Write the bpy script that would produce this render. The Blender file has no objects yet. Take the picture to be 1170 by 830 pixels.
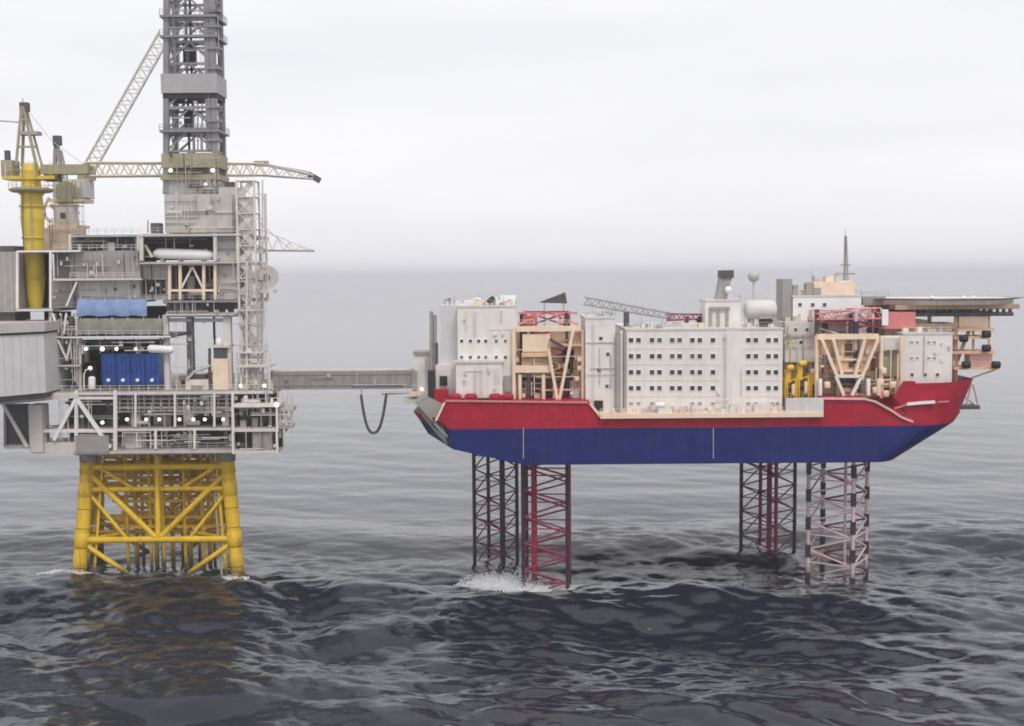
import bpy, math, random
import numpy as np
from mathutils import Vector, Matrix, Euler

random.seed(7)
R = math.radians
scene = bpy.context.scene
COL = scene.collection

# ------------------------------------------------------------------ camera
CAM_H = 65.0
FPX, CX, CY = 1344.0, 585.0, 415.0            # focal length and centre in photo pixels
PITCH, ROLL = R(4.25), R(-0.45)
cam_d = bpy.data.cameras.new('camera')
cam = bpy.data.objects.new('camera', cam_d)
COL.objects.link(cam)
cam_d.sensor_width = 36.0
cam_d.lens = 36.0 * FPX / 1170.0
cam_d.clip_start = 0.5
cam_d.clip_end = 90000.0
CAM_M = Matrix.Translation((0, 0, CAM_H)) @ Matrix.Rotation(math.pi / 2 - PITCH, 4, 'X') @ Matrix.Rotation(ROLL, 4, 'Z')
cam.matrix_world = CAM_M
scene.camera = cam

# ------------------------------------------------------------------ sky, sun, exposure
SUN_EL, SUN_AZ = R(56), R(160)                # azimuth measured clockwise from +Y
world = bpy.data.worlds.new('World')
scene.world = world
world.use_nodes = True
wn, wl = world.node_tree.nodes, world.node_tree.links
wn.clear()
w_out = wn.new('ShaderNodeOutputWorld')
w_bg = wn.new('ShaderNodeBackground')
w_bg.inputs['Strength'].default_value = 0.1
sky = wn.new('ShaderNodeTexSky')
sky.sky_type = 'NISHITA'
sky.sun_disc = False
sky.sun_elevation = SUN_EL
sky.sun_rotation = SUN_AZ
sky.dust_density = 4.0
w_tc = wn.new('ShaderNodeTexCoord')
w_map = wn.new('ShaderNodeMapping')
w_map.inputs['Scale'].default_value = (1.0, 1.0, 7.0)
w_noise = wn.new('ShaderNodeTexNoise')
w_noise.inputs['Scale'].default_value = 1.7
w_noise.inputs['Detail'].default_value = 4.0
w_noise.inputs['Roughness'].default_value = 0.5
w_ramp = wn.new('ShaderNodeValToRGB')
w_ramp.color_ramp.elements[0].position = 0.30
w_ramp.color_ramp.elements[0].color = (8.2, 8.2, 8.5, 1)
w_ramp.color_ramp.elements[1].position = 0.72
w_ramp.color_ramp.elements[1].color = (9.55, 9.5, 9.8, 1)
w_mix = wn.new('ShaderNodeMixRGB')
w_mix.inputs[0].default_value = 0.93           # a closed overcast deck in front of the clear sky
wl.new(w_tc.outputs['Generated'], w_map.inputs['Vector'])
wl.new(w_map.outputs['Vector'], w_noise.inputs['Vector'])
wl.new(w_noise.outputs['Fac'], w_ramp.inputs['Fac'])
wl.new(sky.outputs['Color'], w_mix.inputs[1])
wl.new(w_ramp.outputs['Color'], w_mix.inputs[2])
wl.new(w_mix.outputs['Color'], w_bg.inputs['Color'])
wl.new(w_bg.outputs['Background'], w_out.inputs['Surface'])

sun_d = bpy.data.lights.new('sun', 'SUN')
sun_d.energy = 1.45
sun_d.angle = R(16)
sun_d.color = (1.0, 0.96, 0.91)
sun = bpy.data.objects.new('sun', sun_d)
COL.objects.link(sun)
sdir = Vector((math.sin(SUN_AZ) * math.cos(SUN_EL), math.cos(SUN_AZ) * math.cos(SUN_EL), math.sin(SUN_EL)))
sun.rotation_euler = sdir.to_track_quat('Z', 'Y').to_euler()
sun.location = (0, 0, 300)

scene.view_settings.view_transform = 'Standard'
scene.view_settings.look = 'None'
scene.view_settings.exposure = 0.15
scene.view_settings.gamma = 1.0
scene.cycles.use_denoising = True
scene.cycles.volume_bounces = 1
scene.cycles.max_bounces = 8
scene.cycles.filter_width = 1.8

# ------------------------------------------------------------------ pixel -> place helpers
CAM_R = CAM_M.to_3x3()
def V(px, py, Y):
    """the point at distance Y (world y) that the photo shows at pixel px, py"""
    d = CAM_R @ Vector(((px - CX) / FPX, (CY - py) / FPX, -1.0))
    t = Y / d.y
    return Vector((d.x * t, Y, CAM_H + d.z * t))
def Xp(px, py, Y): return V(px, py, Y).x
def Zp(px, py, Y): return V(px, py, Y).z

# ------------------------------------------------------------------ materials
MATS = {}
def mat(name, col, rough=0.55, metal=0.0, var=0.10, streak=0.0, streak_col=(0.16, 0.09, 0.05), emit=0.0, bump=0.0, spec=0.4, nscale=0.35, plates=None, splash=False):
    m = bpy.data.materials.new(name)
    m.use_nodes = True
    n, l = m.node_tree.nodes, m.node_tree.links
    b = n['Principled BSDF']
    b.inputs['Roughness'].default_value = rough
    b.inputs['Metallic'].default_value = metal
    b.inputs['Specular IOR Level'].default_value = spec
    geo = n.new('ShaderNodeNewGeometry')
    nz = n.new('ShaderNodeTexNoise')
    nz.inputs['Scale'].default_value = nscale
    nz.inputs['Detail'].default_value = 6.0
    nz.inputs['Roughness'].default_value = 0.65
    l.new(geo.outputs['Position'], nz.inputs['Vector'])
    rp = n.new('ShaderNodeValToRGB')
    rp.color_ramp.elements[0].position = 0.32
    rp.color_ramp.elements[1].position = 0.68
    rp.color_ramp.elements[0].color = tuple(c * (1 - var) for c in col) + (1,)
    rp.color_ramp.elements[1].color = tuple(min(1, c * (1 + var)) for c in col) + (1,)
    l.new(nz.outputs['Fac'], rp.inputs['Fac'])
    last = rp.outputs['Color']
    if streak > 0:
        mp = n.new('ShaderNodeMapping')
        mp.inputs['Scale'].default_value = (1.3, 1.3, 0.09)
        l.new(geo.outputs['Position'], mp.inputs['Vector'])
        n2 = n.new('ShaderNodeTexNoise')
        n2.inputs['Scale'].default_value = 0.9
        n2.inputs['Detail'].default_value = 5.0
        l.new(mp.outputs['Vector'], n2.inputs['Vector'])
        r2 = n.new('ShaderNodeValToRGB')
        r2.color_ramp.elements[0].position = 0.52
        r2.color_ramp.elements[0].color = (0, 0, 0, 1)
        r2.color_ramp.elements[1].position = 0.80
        r2.color_ramp.elements[1].color = (streak,) * 3 + (1,)
        l.new(n2.outputs['Fac'], r2.inputs['Fac'])
        mx = n.new('ShaderNodeMixRGB')
        mx.inputs[2].default_value = streak_col + (1,)
        l.new(r2.outputs['Color'], mx.inputs[0])
        l.new(last, mx.inputs[1])
        last = mx.outputs['Color']
    if plates:                                 # steel plating: every plate a slightly different tone, fine seams
        sp = n.new('ShaderNodeSeparateXYZ'); l.new(geo.outputs['Position'], sp.inputs[0])
        cb = n.new('ShaderNodeCombineXYZ'); l.new(sp.outputs['X'], cb.inputs['X']); l.new(sp.outputs['Z'], cb.inputs['Y'])
        bk = n.new('ShaderNodeTexBrick')
        bk.inputs['Scale'].default_value = 1.0
        bk.inputs['Brick Width'].default_value = plates[0]
        bk.inputs['Row Height'].default_value = plates[1]
        bk.inputs['Mortar Size'].default_value = 0.035
        bk.inputs['Mortar Smooth'].default_value = 0.6
        bk.inputs['Color1'].default_value = (1 - plates[2],) * 3 + (1,)
        bk.inputs['Color2'].default_value = (1, 1, 1, 1)
        bk.inputs['Mortar'].default_value = (1 - plates[3],) * 3 + (1,)
        l.new(cb.outputs[0], bk.inputs['Vector'])
        mm = n.new('ShaderNodeMixRGB'); mm.blend_type = 'MULTIPLY'; mm.inputs[0].default_value = 1.0
        l.new(last, mm.inputs[1]); l.new(bk.outputs['Color'], mm.inputs[2])
        last = mm.outputs['Color']
    if splash:                                 # dark marine growth up to the splash line
        sp = n.new('ShaderNodeSeparateXYZ'); l.new(geo.outputs['Position'], sp.inputs[0])
        ad = n.new('ShaderNodeMath'); ad.operation = 'MULTIPLY_ADD'; ad.inputs[1].default_value = -7.0
        l.new(nz.outputs['Fac'], ad.inputs[0]); l.new(sp.outputs['Z'], ad.inputs[2])
        mr = n.new('ShaderNodeMapRange'); mr.inputs['From Min'].default_value = -2.6; mr.inputs['From Max'].default_value = 0.6
        mr.inputs['To Min'].default_value = 0.85; mr.inputs['To Max'].default_value = 0.0
        l.new(ad.outputs[0], mr.inputs['Value'])
        ms_ = n.new('ShaderNodeMixRGB'); ms_.inputs[2].default_value = (0.035, 0.032, 0.022, 1)
        l.new(mr.outputs['Result'], ms_.inputs[0]); l.new(last, ms_.inputs[1])
        last = ms_.outputs['Color']
    l.new(last, b.inputs['Base Color'])
    if bump > 0:
        bp = n.new('ShaderNodeBump')
        bp.inputs['Strength'].default_value = bump
        bp.inputs['Distance'].default_value = 0.15
        n3 = n.new('ShaderNodeTexNoise')
        n3.inputs['Scale'].default_value = 0.6
        n3.inputs['Detail'].default_value = 3.0
        l.new(geo.outputs['Position'], n3.inputs['Vector'])
        l.new(n3.outputs['Fac'], bp.inputs['Height'])
        l.new(bp.outputs['Normal'], b.inputs['Normal'])
    if emit > 0:
        b.inputs['Emission Color'].default_value = col + (1,)
        b.inputs['Emission Strength'].default_value = emit
    MATS[name] = m
    return m

mat('white_paint', (0.76, 0.71, 0.67), 0.5, plates=(3.1, 3.2, 0.05, 0.10), streak=0.32, streak_col=(0.46, 0.40, 0.35), var=0.06)
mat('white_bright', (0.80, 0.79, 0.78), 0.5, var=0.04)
mat('off_white', (0.62, 0.59, 0.56), 0.55, streak=0.2, streak_col=(0.35, 0.28, 0.22), var=0.07)
mat('cream', (0.72, 0.46, 0.29), 0.55, streak=0.3, streak_col=(0.30, 0.19, 0.12), var=0.10)
mat('cream_pale', (0.80, 0.63, 0.47), 0.55, streak=0.2, streak_col=(0.42, 0.30, 0.2), var=0.08)
mat('tan', (0.40, 0.30, 0.20), 0.6, streak=0.3, var=0.15)
mat('hull_red', (0.40, 0.012, 0.036), 0.45, plates=(8.0, 2.6, 0.16, 0.35), streak=0.55, streak_col=(0.16, 0.035, 0.03), var=0.18, bump=0.10, spec=0.2)
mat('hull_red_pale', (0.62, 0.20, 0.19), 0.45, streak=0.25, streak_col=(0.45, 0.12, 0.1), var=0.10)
mat('hull_blue', (0.009, 0.019, 0.145), 0.45, plates=(8.0, 2.5, 0.20, 0.40), streak=0.55, streak_col=(0.045, 0.045, 0.085), var=0.2, bump=0.10, spec=0.2)
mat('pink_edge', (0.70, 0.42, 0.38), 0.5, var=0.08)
mat('leg_dark', (0.048, 0.018, 0.045), 0.5, var=0.2, splash=True)
mat('leg_maroon', (0.25, 0.03, 0.065), 0.5, var=0.15, streak=0.3, streak_col=(0.06, 0.015, 0.03))
mat('leg_red', (0.38, 0.025, 0.06), 0.5, var=0.15, splash=True)
mat('leg_pink', (0.62, 0.46, 0.47), 0.5, var=0.1, splash=True)
mat('jacket_yellow', (0.70, 0.45, 0.02), 0.5, splash=True, streak=0.6, streak_col=(0.26, 0.12, 0.025), var=0.16)
mat('crane_yellow', (0.62, 0.45, 0.05), 0.45, streak=0.25, streak_col=(0.35, 0.22, 0.05), var=0.1)
mat('machine_yellow', (0.72, 0.46, 0.04), 0.4, var=0.15)
mat("grey_light", (0.50, 0.47, 0.445), 0.55, streak=0.3, streak_col=(0.22, 0.19, 0.17), var=0.1)
mat("grey", (0.32, 0.30, 0.285), 0.55, streak=0.3, streak_col=(0.14, 0.12, 0.11), var=0.12)
mat('grey_clad', (0.62, 0.605, 0.605), 0.5, plates=(1.4, 9.0, 0.04, 0.10), var=0.05, streak=0.12, streak_col=(0.33, 0.32, 0.32))
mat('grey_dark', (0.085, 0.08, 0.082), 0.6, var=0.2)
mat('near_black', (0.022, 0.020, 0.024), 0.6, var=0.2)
mat('brown_dark', (0.085, 0.058, 0.045), 0.65, var=0.25)
mat('khaki', (0.33, 0.30, 0.20), 0.6, streak=0.25, var=0.12)
mat('derrick_grey', (0.23, 0.225, 0.235), 0.5, var=0.15, streak=0.25, streak_col=(0.09, 0.08, 0.08))
mat('derrick_wall', (0.36, 0.35, 0.35), 0.5, var=0.06, streak=0.2, streak_col=(0.24, 0.22, 0.21))
mat('pale_steel', (0.62, 0.575, 0.53), 0.55, var=0.1, streak=0.25, streak_col=(0.33, 0.28, 0.24))
mat('boom_pale', (0.62, 0.58, 0.51), 0.5, var=0.08)
mat('boom_yellow', (0.64, 0.56, 0.40), 0.5, var=0.1)
mat("tank_blue", (0.012, 0.06, 0.28), 0.35, var=0.2, streak=0.2, streak_col=(0.01, 0.02, 0.08))
mat('tarp_blue', (0.21, 0.30, 0.50), 0.6, var=0.12, bump=0.3, nscale=0.8)
mat('tarp_green', (0.22, 0.225, 0.19), 0.7, var=0.2, bump=0.3, nscale=0.8)
mat('glass_dark', (0.018, 0.018, 0.024), 0.12, var=0.2, spec=0.6)
mat('glass_blind', (0.10, 0.10, 0.10), 0.25, var=0.3)
mat('glass_warm', (0.06, 0.045, 0.035), 0.2, var=0.3)
mat('rubber', (0.025, 0.024, 0.025), 0.7, var=0.2)
mat('net_grey', (0.30, 0.29, 0.29), 0.7, var=0.1)
mat('bridge_grey', (0.30, 0.28, 0.265), 0.6, streak=0.3, streak_col=(0.17, 0.15, 0.13), var=0.08)
mat('lamp_glow', (1.0, 0.94, 0.80), 0.4, var=0.0, emit=1.1)
mat('deck_green', (0.16, 0.17, 0.15), 0.7, var=0.2)

# ------------------------------------------------------------------ mesh helpers
def unit_cube():
    v = [(x, y, z) for x in (-.5, .5) for y in (-.5, .5) for z in (-.5, .5)]
    f = [(0, 1, 3, 2), (4, 6, 7, 5), (0, 4, 5, 1), (2, 3, 7, 6), (0, 2, 6, 4), (1, 5, 7, 3)]
    return v, f
def unit_cyl(n, r0=1.0, r1=1.0):
    v, f = [], []
    for z, r in ((-.5, r0), (.5, r1)):
        for i in range(n):
            a = 2 * math.pi * i / n
            v.append((r * math.cos(a), r * math.sin(a), z))
    for i in range(n):
        j = (i + 1) % n
        f.append((i, j, n + j, n + i))
    f.append(tuple(range(n - 1, -1, -1)))
    f.append(tuple(range(n, 2 * n)))
    return v, f
def unit_sphere(n=12, m=8):
    v, f = [(0, 0, 1)], []
    for j in range(1, m):
        t = math.pi * j / m
        for i in range(n):
            a = 2 * math.pi * i / n
            v.append((math.sin(t) * math.cos(a), math.sin(t) * math.sin(a), math.cos(t)))
    v.append((0, 0, -1))
    for i in range(n):
        f.append((0, 1 + i, 1 + (i + 1) % n))
    for j in range(m - 2):
        for i in range(n):
            a, b = 1 + j * n + i, 1 + j * n + (i + 1) % n
            f.append((a, a + n, b + n, b))
    L = len(v) - 1
    for i in range(n):
        f.append((L, L - n + (i + 1) % n, L - n + i))
    return v, f
def unit_capsule(n=12):
    """a lying-down vessel with domed ends, radius 1, length 1 (domes squashed by the scale)"""
    prof = [(0.0, -.5), (.5, -.47), (.85, -.43), (1.0, -.36), (1.0, .36), (.85, .43), (.5, .47), (0.0, .5)]
    v, f = [], []
    for r, z in prof:
        for i in range(n):
            a = 2 * math.pi * i / n
            v.append((max(r, .001) * math.cos(a), max(r, .001) * math.sin(a), z))
    for k in range(len(prof) - 1):
        for i in range(n):
            j = (i + 1) % n
            f.append((k * n + i, k * n + j, (k + 1) * n + j, (k + 1) * n + i))
    return v, f
SHAPES = {'cube': unit_cube(), 'cyl8': unit_cyl(8), 'cyl16': unit_cyl(16), 'cyl20': unit_cyl(20),
          'sphere': unit_sphere(), 'capsule': unit_capsule()}
MESHES = {}
def shared(shape, m):
    k = (shape, m)
    if k not in MESHES:
        v, f = SHAPES[shape]
        me = bpy.data.meshes.new(shape + '_' + m)
        me.from_pydata(v, [], f)
        me.materials.append(MATS[m])
        if shape != 'cube':
            for p in me.polygons:
                p.use_smooth = len(p.vertices) <= 4
        MESHES[k] = me
    return MESHES[k]

WLOC = {}
def thing(name, label, cat, loc=(0, 0, 0), group=None):
    o = bpy.data.objects.new(name, None)
    o.empty_display_size = 1.0
    COL.objects.link(o)
    o.location = loc
    o['label'] = label
    o['category'] = cat
    if group: o['group'] = group
    WLOC[o.name] = Vector(loc)
    return o
def base(parent):
    if parent is None: return Vector((0, 0, 0))
    return WLOC[parent.name]
def place(o, parent, M):
    """link o with world matrix M under parent (parents carry translation only)"""
    COL.objects.link(o)
    if parent is not None:
        o.parent = parent
        M = Matrix.Translation(-base(parent)) @ M
    o.matrix_basis = M
    return o
def inst(name, shape, m, parent, M):
    return place(bpy.data.objects.new(name, shared(shape, m)), parent, M)
def box(name, parent, m, x0, x1, y0, y1, z0, z1, rz=0.0):
    c = Vector(((x0 + x1) / 2, (y0 + y1) / 2, (z0 + z1) / 2))
    M = Matrix.Translation(c) @ Matrix.Rotation(rz, 4, 'Z') @ Matrix.Diagonal((abs(x1 - x0), abs(y1 - y0), abs(z1 - z0), 1))
    return inst(name, 'cube', m, parent, M)
def prect(px0, py0, px1, py1, Y):
    mx, my = (px0 + px1) / 2, (py0 + py1) / 2
    return Xp(px0, my, Y), Xp(px1, my, Y), Zp(mx, py1, Y), Zp(mx, py0, Y)      # x0,x1,z0,z1
def pbox(name, parent, m, rect, Y, depth, dz0=0.0):
    x0, x1, z0, z1 = prect(*rect, Y)
    return box(name, parent, m, x0, x1, Y, Y + depth, z0 + dz0, z1)
def dirM(p, q, sx, sy, up=None):
    p, q = Vector(p), Vector(q)
    d = q - p
    M = d.to_track_quat('Z', 'Y').to_matrix().to_4x4()
    return Matrix.Translation((p + q) / 2) @ M @ Matrix.Diagonal((sx, sy, d.length, 1))
def strut(name, parent, m, p, q, r, shape='cyl8'):
    return inst(name, shape, m, parent, dirM(p, q, r, r))
def beam(name, parent, m, p, q, w, h=None):
    return inst(name, 'cube', m, parent, dirM(p, q, w, h or w))
def ball(name, parent, m, c, r, rz=None):
    return inst(name, 'sphere', m, parent, Matrix.Translation(c) @ Matrix.Diagonal((r, r, rz or r, 1)))
def vessel(name, parent, m, p, q, r):
    return inst(name, 'capsule', m, parent, dirM(p, q, r, r))
def mesh_obj(name, parent, m, verts, faces, smooth=False):
    me = bpy.data.meshes.new(name)
    b = base(parent)
    me.from_pydata([Vector(v) - b for v in verts], [], faces)
    me.materials.append(MATS[m])
    if smooth:
        for p in me.polygons: p.use_smooth = True
    me.update()
    o = bpy.data.objects.new(name, me)
    COL.objects.link(o)
    if parent is not None: o.parent = parent
    WLOC[o.name] = b
    return o
def prism(name, parent, m, pts, axis_vec):
    """closed polygon pts (3D) pushed along axis_vec"""
    a = Vector(axis_vec)
    n = len(pts)
    v = [Vector(p) for p in pts] + [Vector(p) + a for p in pts]
    f = [tuple(range(n - 1, -1, -1)), tuple(range(n, 2 * n))] + [(i, (i + 1) % n, n + (i + 1) % n, n + i) for i in range(n)]
    o = mesh_obj(name, parent, m, v, f)
    return o
class MB:
    """gathers boxes and bars that belong to one part"""
    def __init__(s): s.v, s.f = [], []
    def add(s, vs, fs):
        k = len(s.v)
        s.v += [tuple(p) for p in vs]
        s.f += [tuple(i + k for i in f) for f in fs]
    def shape(s, sh, M):
        v, f = SHAPES[sh]
        s.add([M @ Vector(p) for p in v], f)
    def bar(s, p, q, r): s.shape('cube', dirM(p, q, r, r))
    def box(s, x0, x1, y0, y1, z0, z1):
        s.shape('cube', Matrix.Translation(((x0+x1)/2, (y0+y1)/2, (z0+z1)/2)) @ Matrix.Diagonal((x1-x0, y1-y0, z1-z0, 1)))
    def build(s, name, m, parent, smooth=False): return mesh_obj(name, parent, m, s.v, s.f, smooth)
def railing(parent, m, pts, h=1.15, step=2.0, r=0.07, name='railing'):
    mb = MB()
    for a, b in zip(pts[:-1], pts[1:]):
        a, b = Vector(a), Vector(b)
        n = max(1, int((b - a).length / step))
        for i in range(n + 1):
            p = a.lerp(b, i / n)
            mb.bar(p, p + Vector((0, 0, h)), r)
        for k in (0.5, 1.0):
            mb.bar(a + Vector((0, 0, h * k)), b + Vector((0, 0, h * k)), r)
    return mb.build(name, m, parent)
def tube(name, parent, m, pts, r, n=8):
    """a bent pipe or hose through pts"""
    pts = [Vector(p) for p in pts]
    v, f = [], []
    for i, p in enumerate(pts):
        t = (pts[min(i + 1, len(pts) - 1)] - pts[max(i - 1, 0)]).normalized()
        q = t.to_track_quat('Z', 'Y')
        for k in range(n):
            a = 2 * math.pi * k / n
            v.append(p + q @ Vector((r * math.cos(a), r * math.sin(a), 0)))
    for i in range(len(pts) - 1):
        for k in range(n):
            j = (k + 1) % n
            f.append((i * n + k, i * n + j, (i + 1) * n + j, (i + 1) * n + k))
    return mesh_obj(name, parent, m, v, f, True)

def ring_verts(w, h, t, d):
    """window frame: a rectangular ring of depth d standing on y=0, towards -y"""
    o = [(-w/2, -h/2), (w/2, -h/2), (w/2, h/2), (-w/2, h/2)]
    i = [(-w/2+t, -h/2+t), (w/2-t, -h/2+t), (w/2-t, h/2-t), (-w/2+t, h/2-t)]
    v = [(x, 0, z) for x, z in o] + [(x, -d, z) for x, z in o] + [(x, -d, z) for x, z in i] + [(x, 0, z) for x, z in i]
    f = []
    for k in range(4):
        j = (k + 1) % 4
        f += [(k, j, 4 + j, 4 + k), (4 + k, 4 + j, 8 + j, 8 + k), (8 + k, 8 + j, 12 + j, 12 + k)]
    return v, f
WIN = {}
def window(parent, c, w, h, fm='white_bright', gm='glass_dark'):
    """framed window on a wall that faces the camera; c is the centre on the wall"""
    if gm == 'glass_dark' and (int(c[0] * 37) + int(c[2] * 53)) % 5 in (1, 3):
        gm = ('glass_blind', 'glass_warm')[int(c[0] * 11) % 2]
    k = (round(w, 2), round(h, 2), fm, gm)
    if k not in WIN:
        fv, ff = ring_verts(w + .18, h + .18, .09, .10)
        me = bpy.data.meshes.new('window_frame'); me.from_pydata(fv, [], ff); me.materials.append(MATS[fm])
        gv = [(-w/2, -.03, -h/2), (w/2, -.03, -h/2), (w/2, -.03, h/2), (-w/2, -.03, h/2),
              (-w/2, .02, -h/2), (w/2, .02, -h/2), (w/2, .02, h/2), (-w/2, .02, h/2)]
        gf = [(0, 1, 2, 3), (7, 6, 5, 4), (0, 4, 5, 1), (1, 5, 6, 2), (2, 6, 7, 3), (3, 7, 4, 0)]
        ge = bpy.data.meshes.new('pane'); ge.from_pydata(gv, [], gf); ge.materials.append(MATS[gm])
        WIN[k] = (me, ge)
    me, ge = WIN[k]
    o = bpy.data.objects.new('window', me)
    place(o, parent, Matrix.Translation(c))
    g = bpy.data.objects.new('pane', ge)
    COL.objects.link(g); g.parent = o
    return o
def windows(parent, Y, xs, ys, w=0.85, h=0.85, **kw):
    for y in ys:
        for x in xs:
            window(parent, V(x, y, Y), w, h, **kw)

def clutter(parent, x0, x1, y0, y1, z0, z1, n, mats, seed=0, big=1.0):
    """process equipment between two decks: pipes, vessels, cabinets"""
    rd = random.Random(seed)
    H = z1 - z0
    for i in range(n):
        m = rd.choice(mats)
        k = rd.random()
        x, y = rd.uniform(x0, x1), rd.uniform(y0, y1)
        if k < 0.34:
            L = rd.uniform(.2, .6) * (x1 - x0)
            a = max(x0, x - L / 2); b = min(x1, x + L / 2)
            z = z0 + H * rd.uniform(.25, .95)
            strut('pipe', parent, m, (a, y, z), (b, y, z), rd.uniform(.12, .32) * big)
        elif k < 0.58:
            strut('pipe', parent, m, (x, y, z0), (x, y, z1), rd.uniform(.10, .28) * big)
        elif k < 0.78:
            w, hh = rd.uniform(.8, 2.4) * big, H * rd.uniform(.25, .7)
            box('cabinet', parent, m, max(x0, x - w / 2), min(x1, x + w / 2), y, y + rd.uniform(.8, 2), z0 - .02, z0 + hh)
        elif k < 0.9:
            r = rd.uniform(.4, .8) * big; L = rd.uniform(2, 4.5) * big
            a = max(x0, x - L / 2); b = min(x1, x + L / 2)
            zz = z0 + r + H * rd.uniform(.02, .35)
            vessel('vessel', parent, m, (a, y, zz), (b, y, zz), r)
            box('saddle', parent, 'grey_dark', a + (b-a)*.2, a + (b-a)*.3, y - r*.7, y + r*.7, z0 - .02, zz - r*.5)
            box('saddle', parent, 'grey_dark', a + (b-a)*.7, a + (b-a)*.8, y - r*.7, y + r*.7, z0 - .02, zz - r*.5)
        else:
            r = rd.uniform(.4, .9) * big
            hh = H * rd.uniform(.45, .85)
            vessel('vessel', parent, m, (x, y, z0 - .02), (x, y, z0 + hh), r)

def truss_face(parent, m, a0, a1, b0, b1, n, r, name='brace', both=False):
    """zigzag between two chords a0->a1 and b0->b1"""
    a0, a1, b0, b1 = map(Vector, (a0, a1, b0, b1))
    for i in range(n):
        t0, t1 = i / n, (i + 1) / n
        if i % 2 == 0: p, q = a0.lerp(a1, t0), b0.lerp(b1, t1)
        else: p, q = b0.lerp(b1, t0), a0.lerp(a1, t1)
        strut(name, parent, m, p, q, r, 'cyl8')
        if both:
            if i % 2 == 0: p, q = b0.lerp(b1, t0), a0.lerp(a1, t1)
            else: p, q = a0.lerp(a1, t0), b0.lerp(b1, t1)
            strut(name, parent, m, p, q, r, 'cyl8')

# ------------------------------------------------------------------ the sea
LEG_WATER = []          # (x, y, radius) where steel pierces the surface; the legs below are built on the same numbers
def ocean_field(N, L, hs, wind, wdir, seed, kmin_cut=0.0):
    rng = np.random.default_rng(seed)
    k1 = np.fft.fftfreq(N, d=L / N) * 2 * np.pi
    kx, ky = np.meshgrid(k1, k1, indexing='xy')
    k = np.hypot(kx, ky); k[0, 0] = 1e-6
    Lw = wind ** 2 / 9.81
    wd = np.array(wdir) / np.hypot(*wdir)
    cosf = (kx * wd[0] + ky * wd[1]) / k
    P = np.exp(-1 / (k * Lw) ** 2) / k ** 3.6 * (0.04 + 0.96 * cosf ** 4) * np.exp(-(k * 0.16) ** 2)
    P[0, 0] = 0
    P[k < kmin_cut] = 0
    h = (rng.normal(size=(N, N)) + 1j * rng.normal(size=(N, N))) * np.sqrt(P)
    H = np.fft.ifft2(h).real
    s = hs / 4 / H.std()
    dx = np.fft.ifft2(-1j * h * kx / k).real * s
    dy = np.fft.ifft2(-1j * h * ky / k).real * s
    jxx = np.fft.ifft2(h * kx * kx / k).real * s
    jyy = np.fft.ifft2(h * ky * ky / k).real * s
    jxy = np.fft.ifft2(h * kx * ky / k).real * s
    return H * s, dx, dy, jxx, jyy, jxy

def sample(F, L, x, y):
    N = F.shape[0]
    u, v = (x / L * N) % N, (y / L * N) % N
    i, j = np.floor(u).astype(int), np.floor(v).astype(int)
    fu, fv = u - i, v - j
    i %= N; j %= N; i1, j1 = (i + 1) % N, (j + 1) % N
    return (F[j, i] * (1 - fu) + F[j, i1] * fu) * (1 - fv) + (F[j1, i] * (1 - fu) + F[j1, i1] * fu) * fv

def graded(a, b, step, end, g):
    """even lines from a to b, then ever wider ones out to end"""
    c = list(np.arange(a, b, step)); s = step
    while c[-1] < end:
        s *= g; c.append(c[-1] + s)
    return np.array(c)

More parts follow.
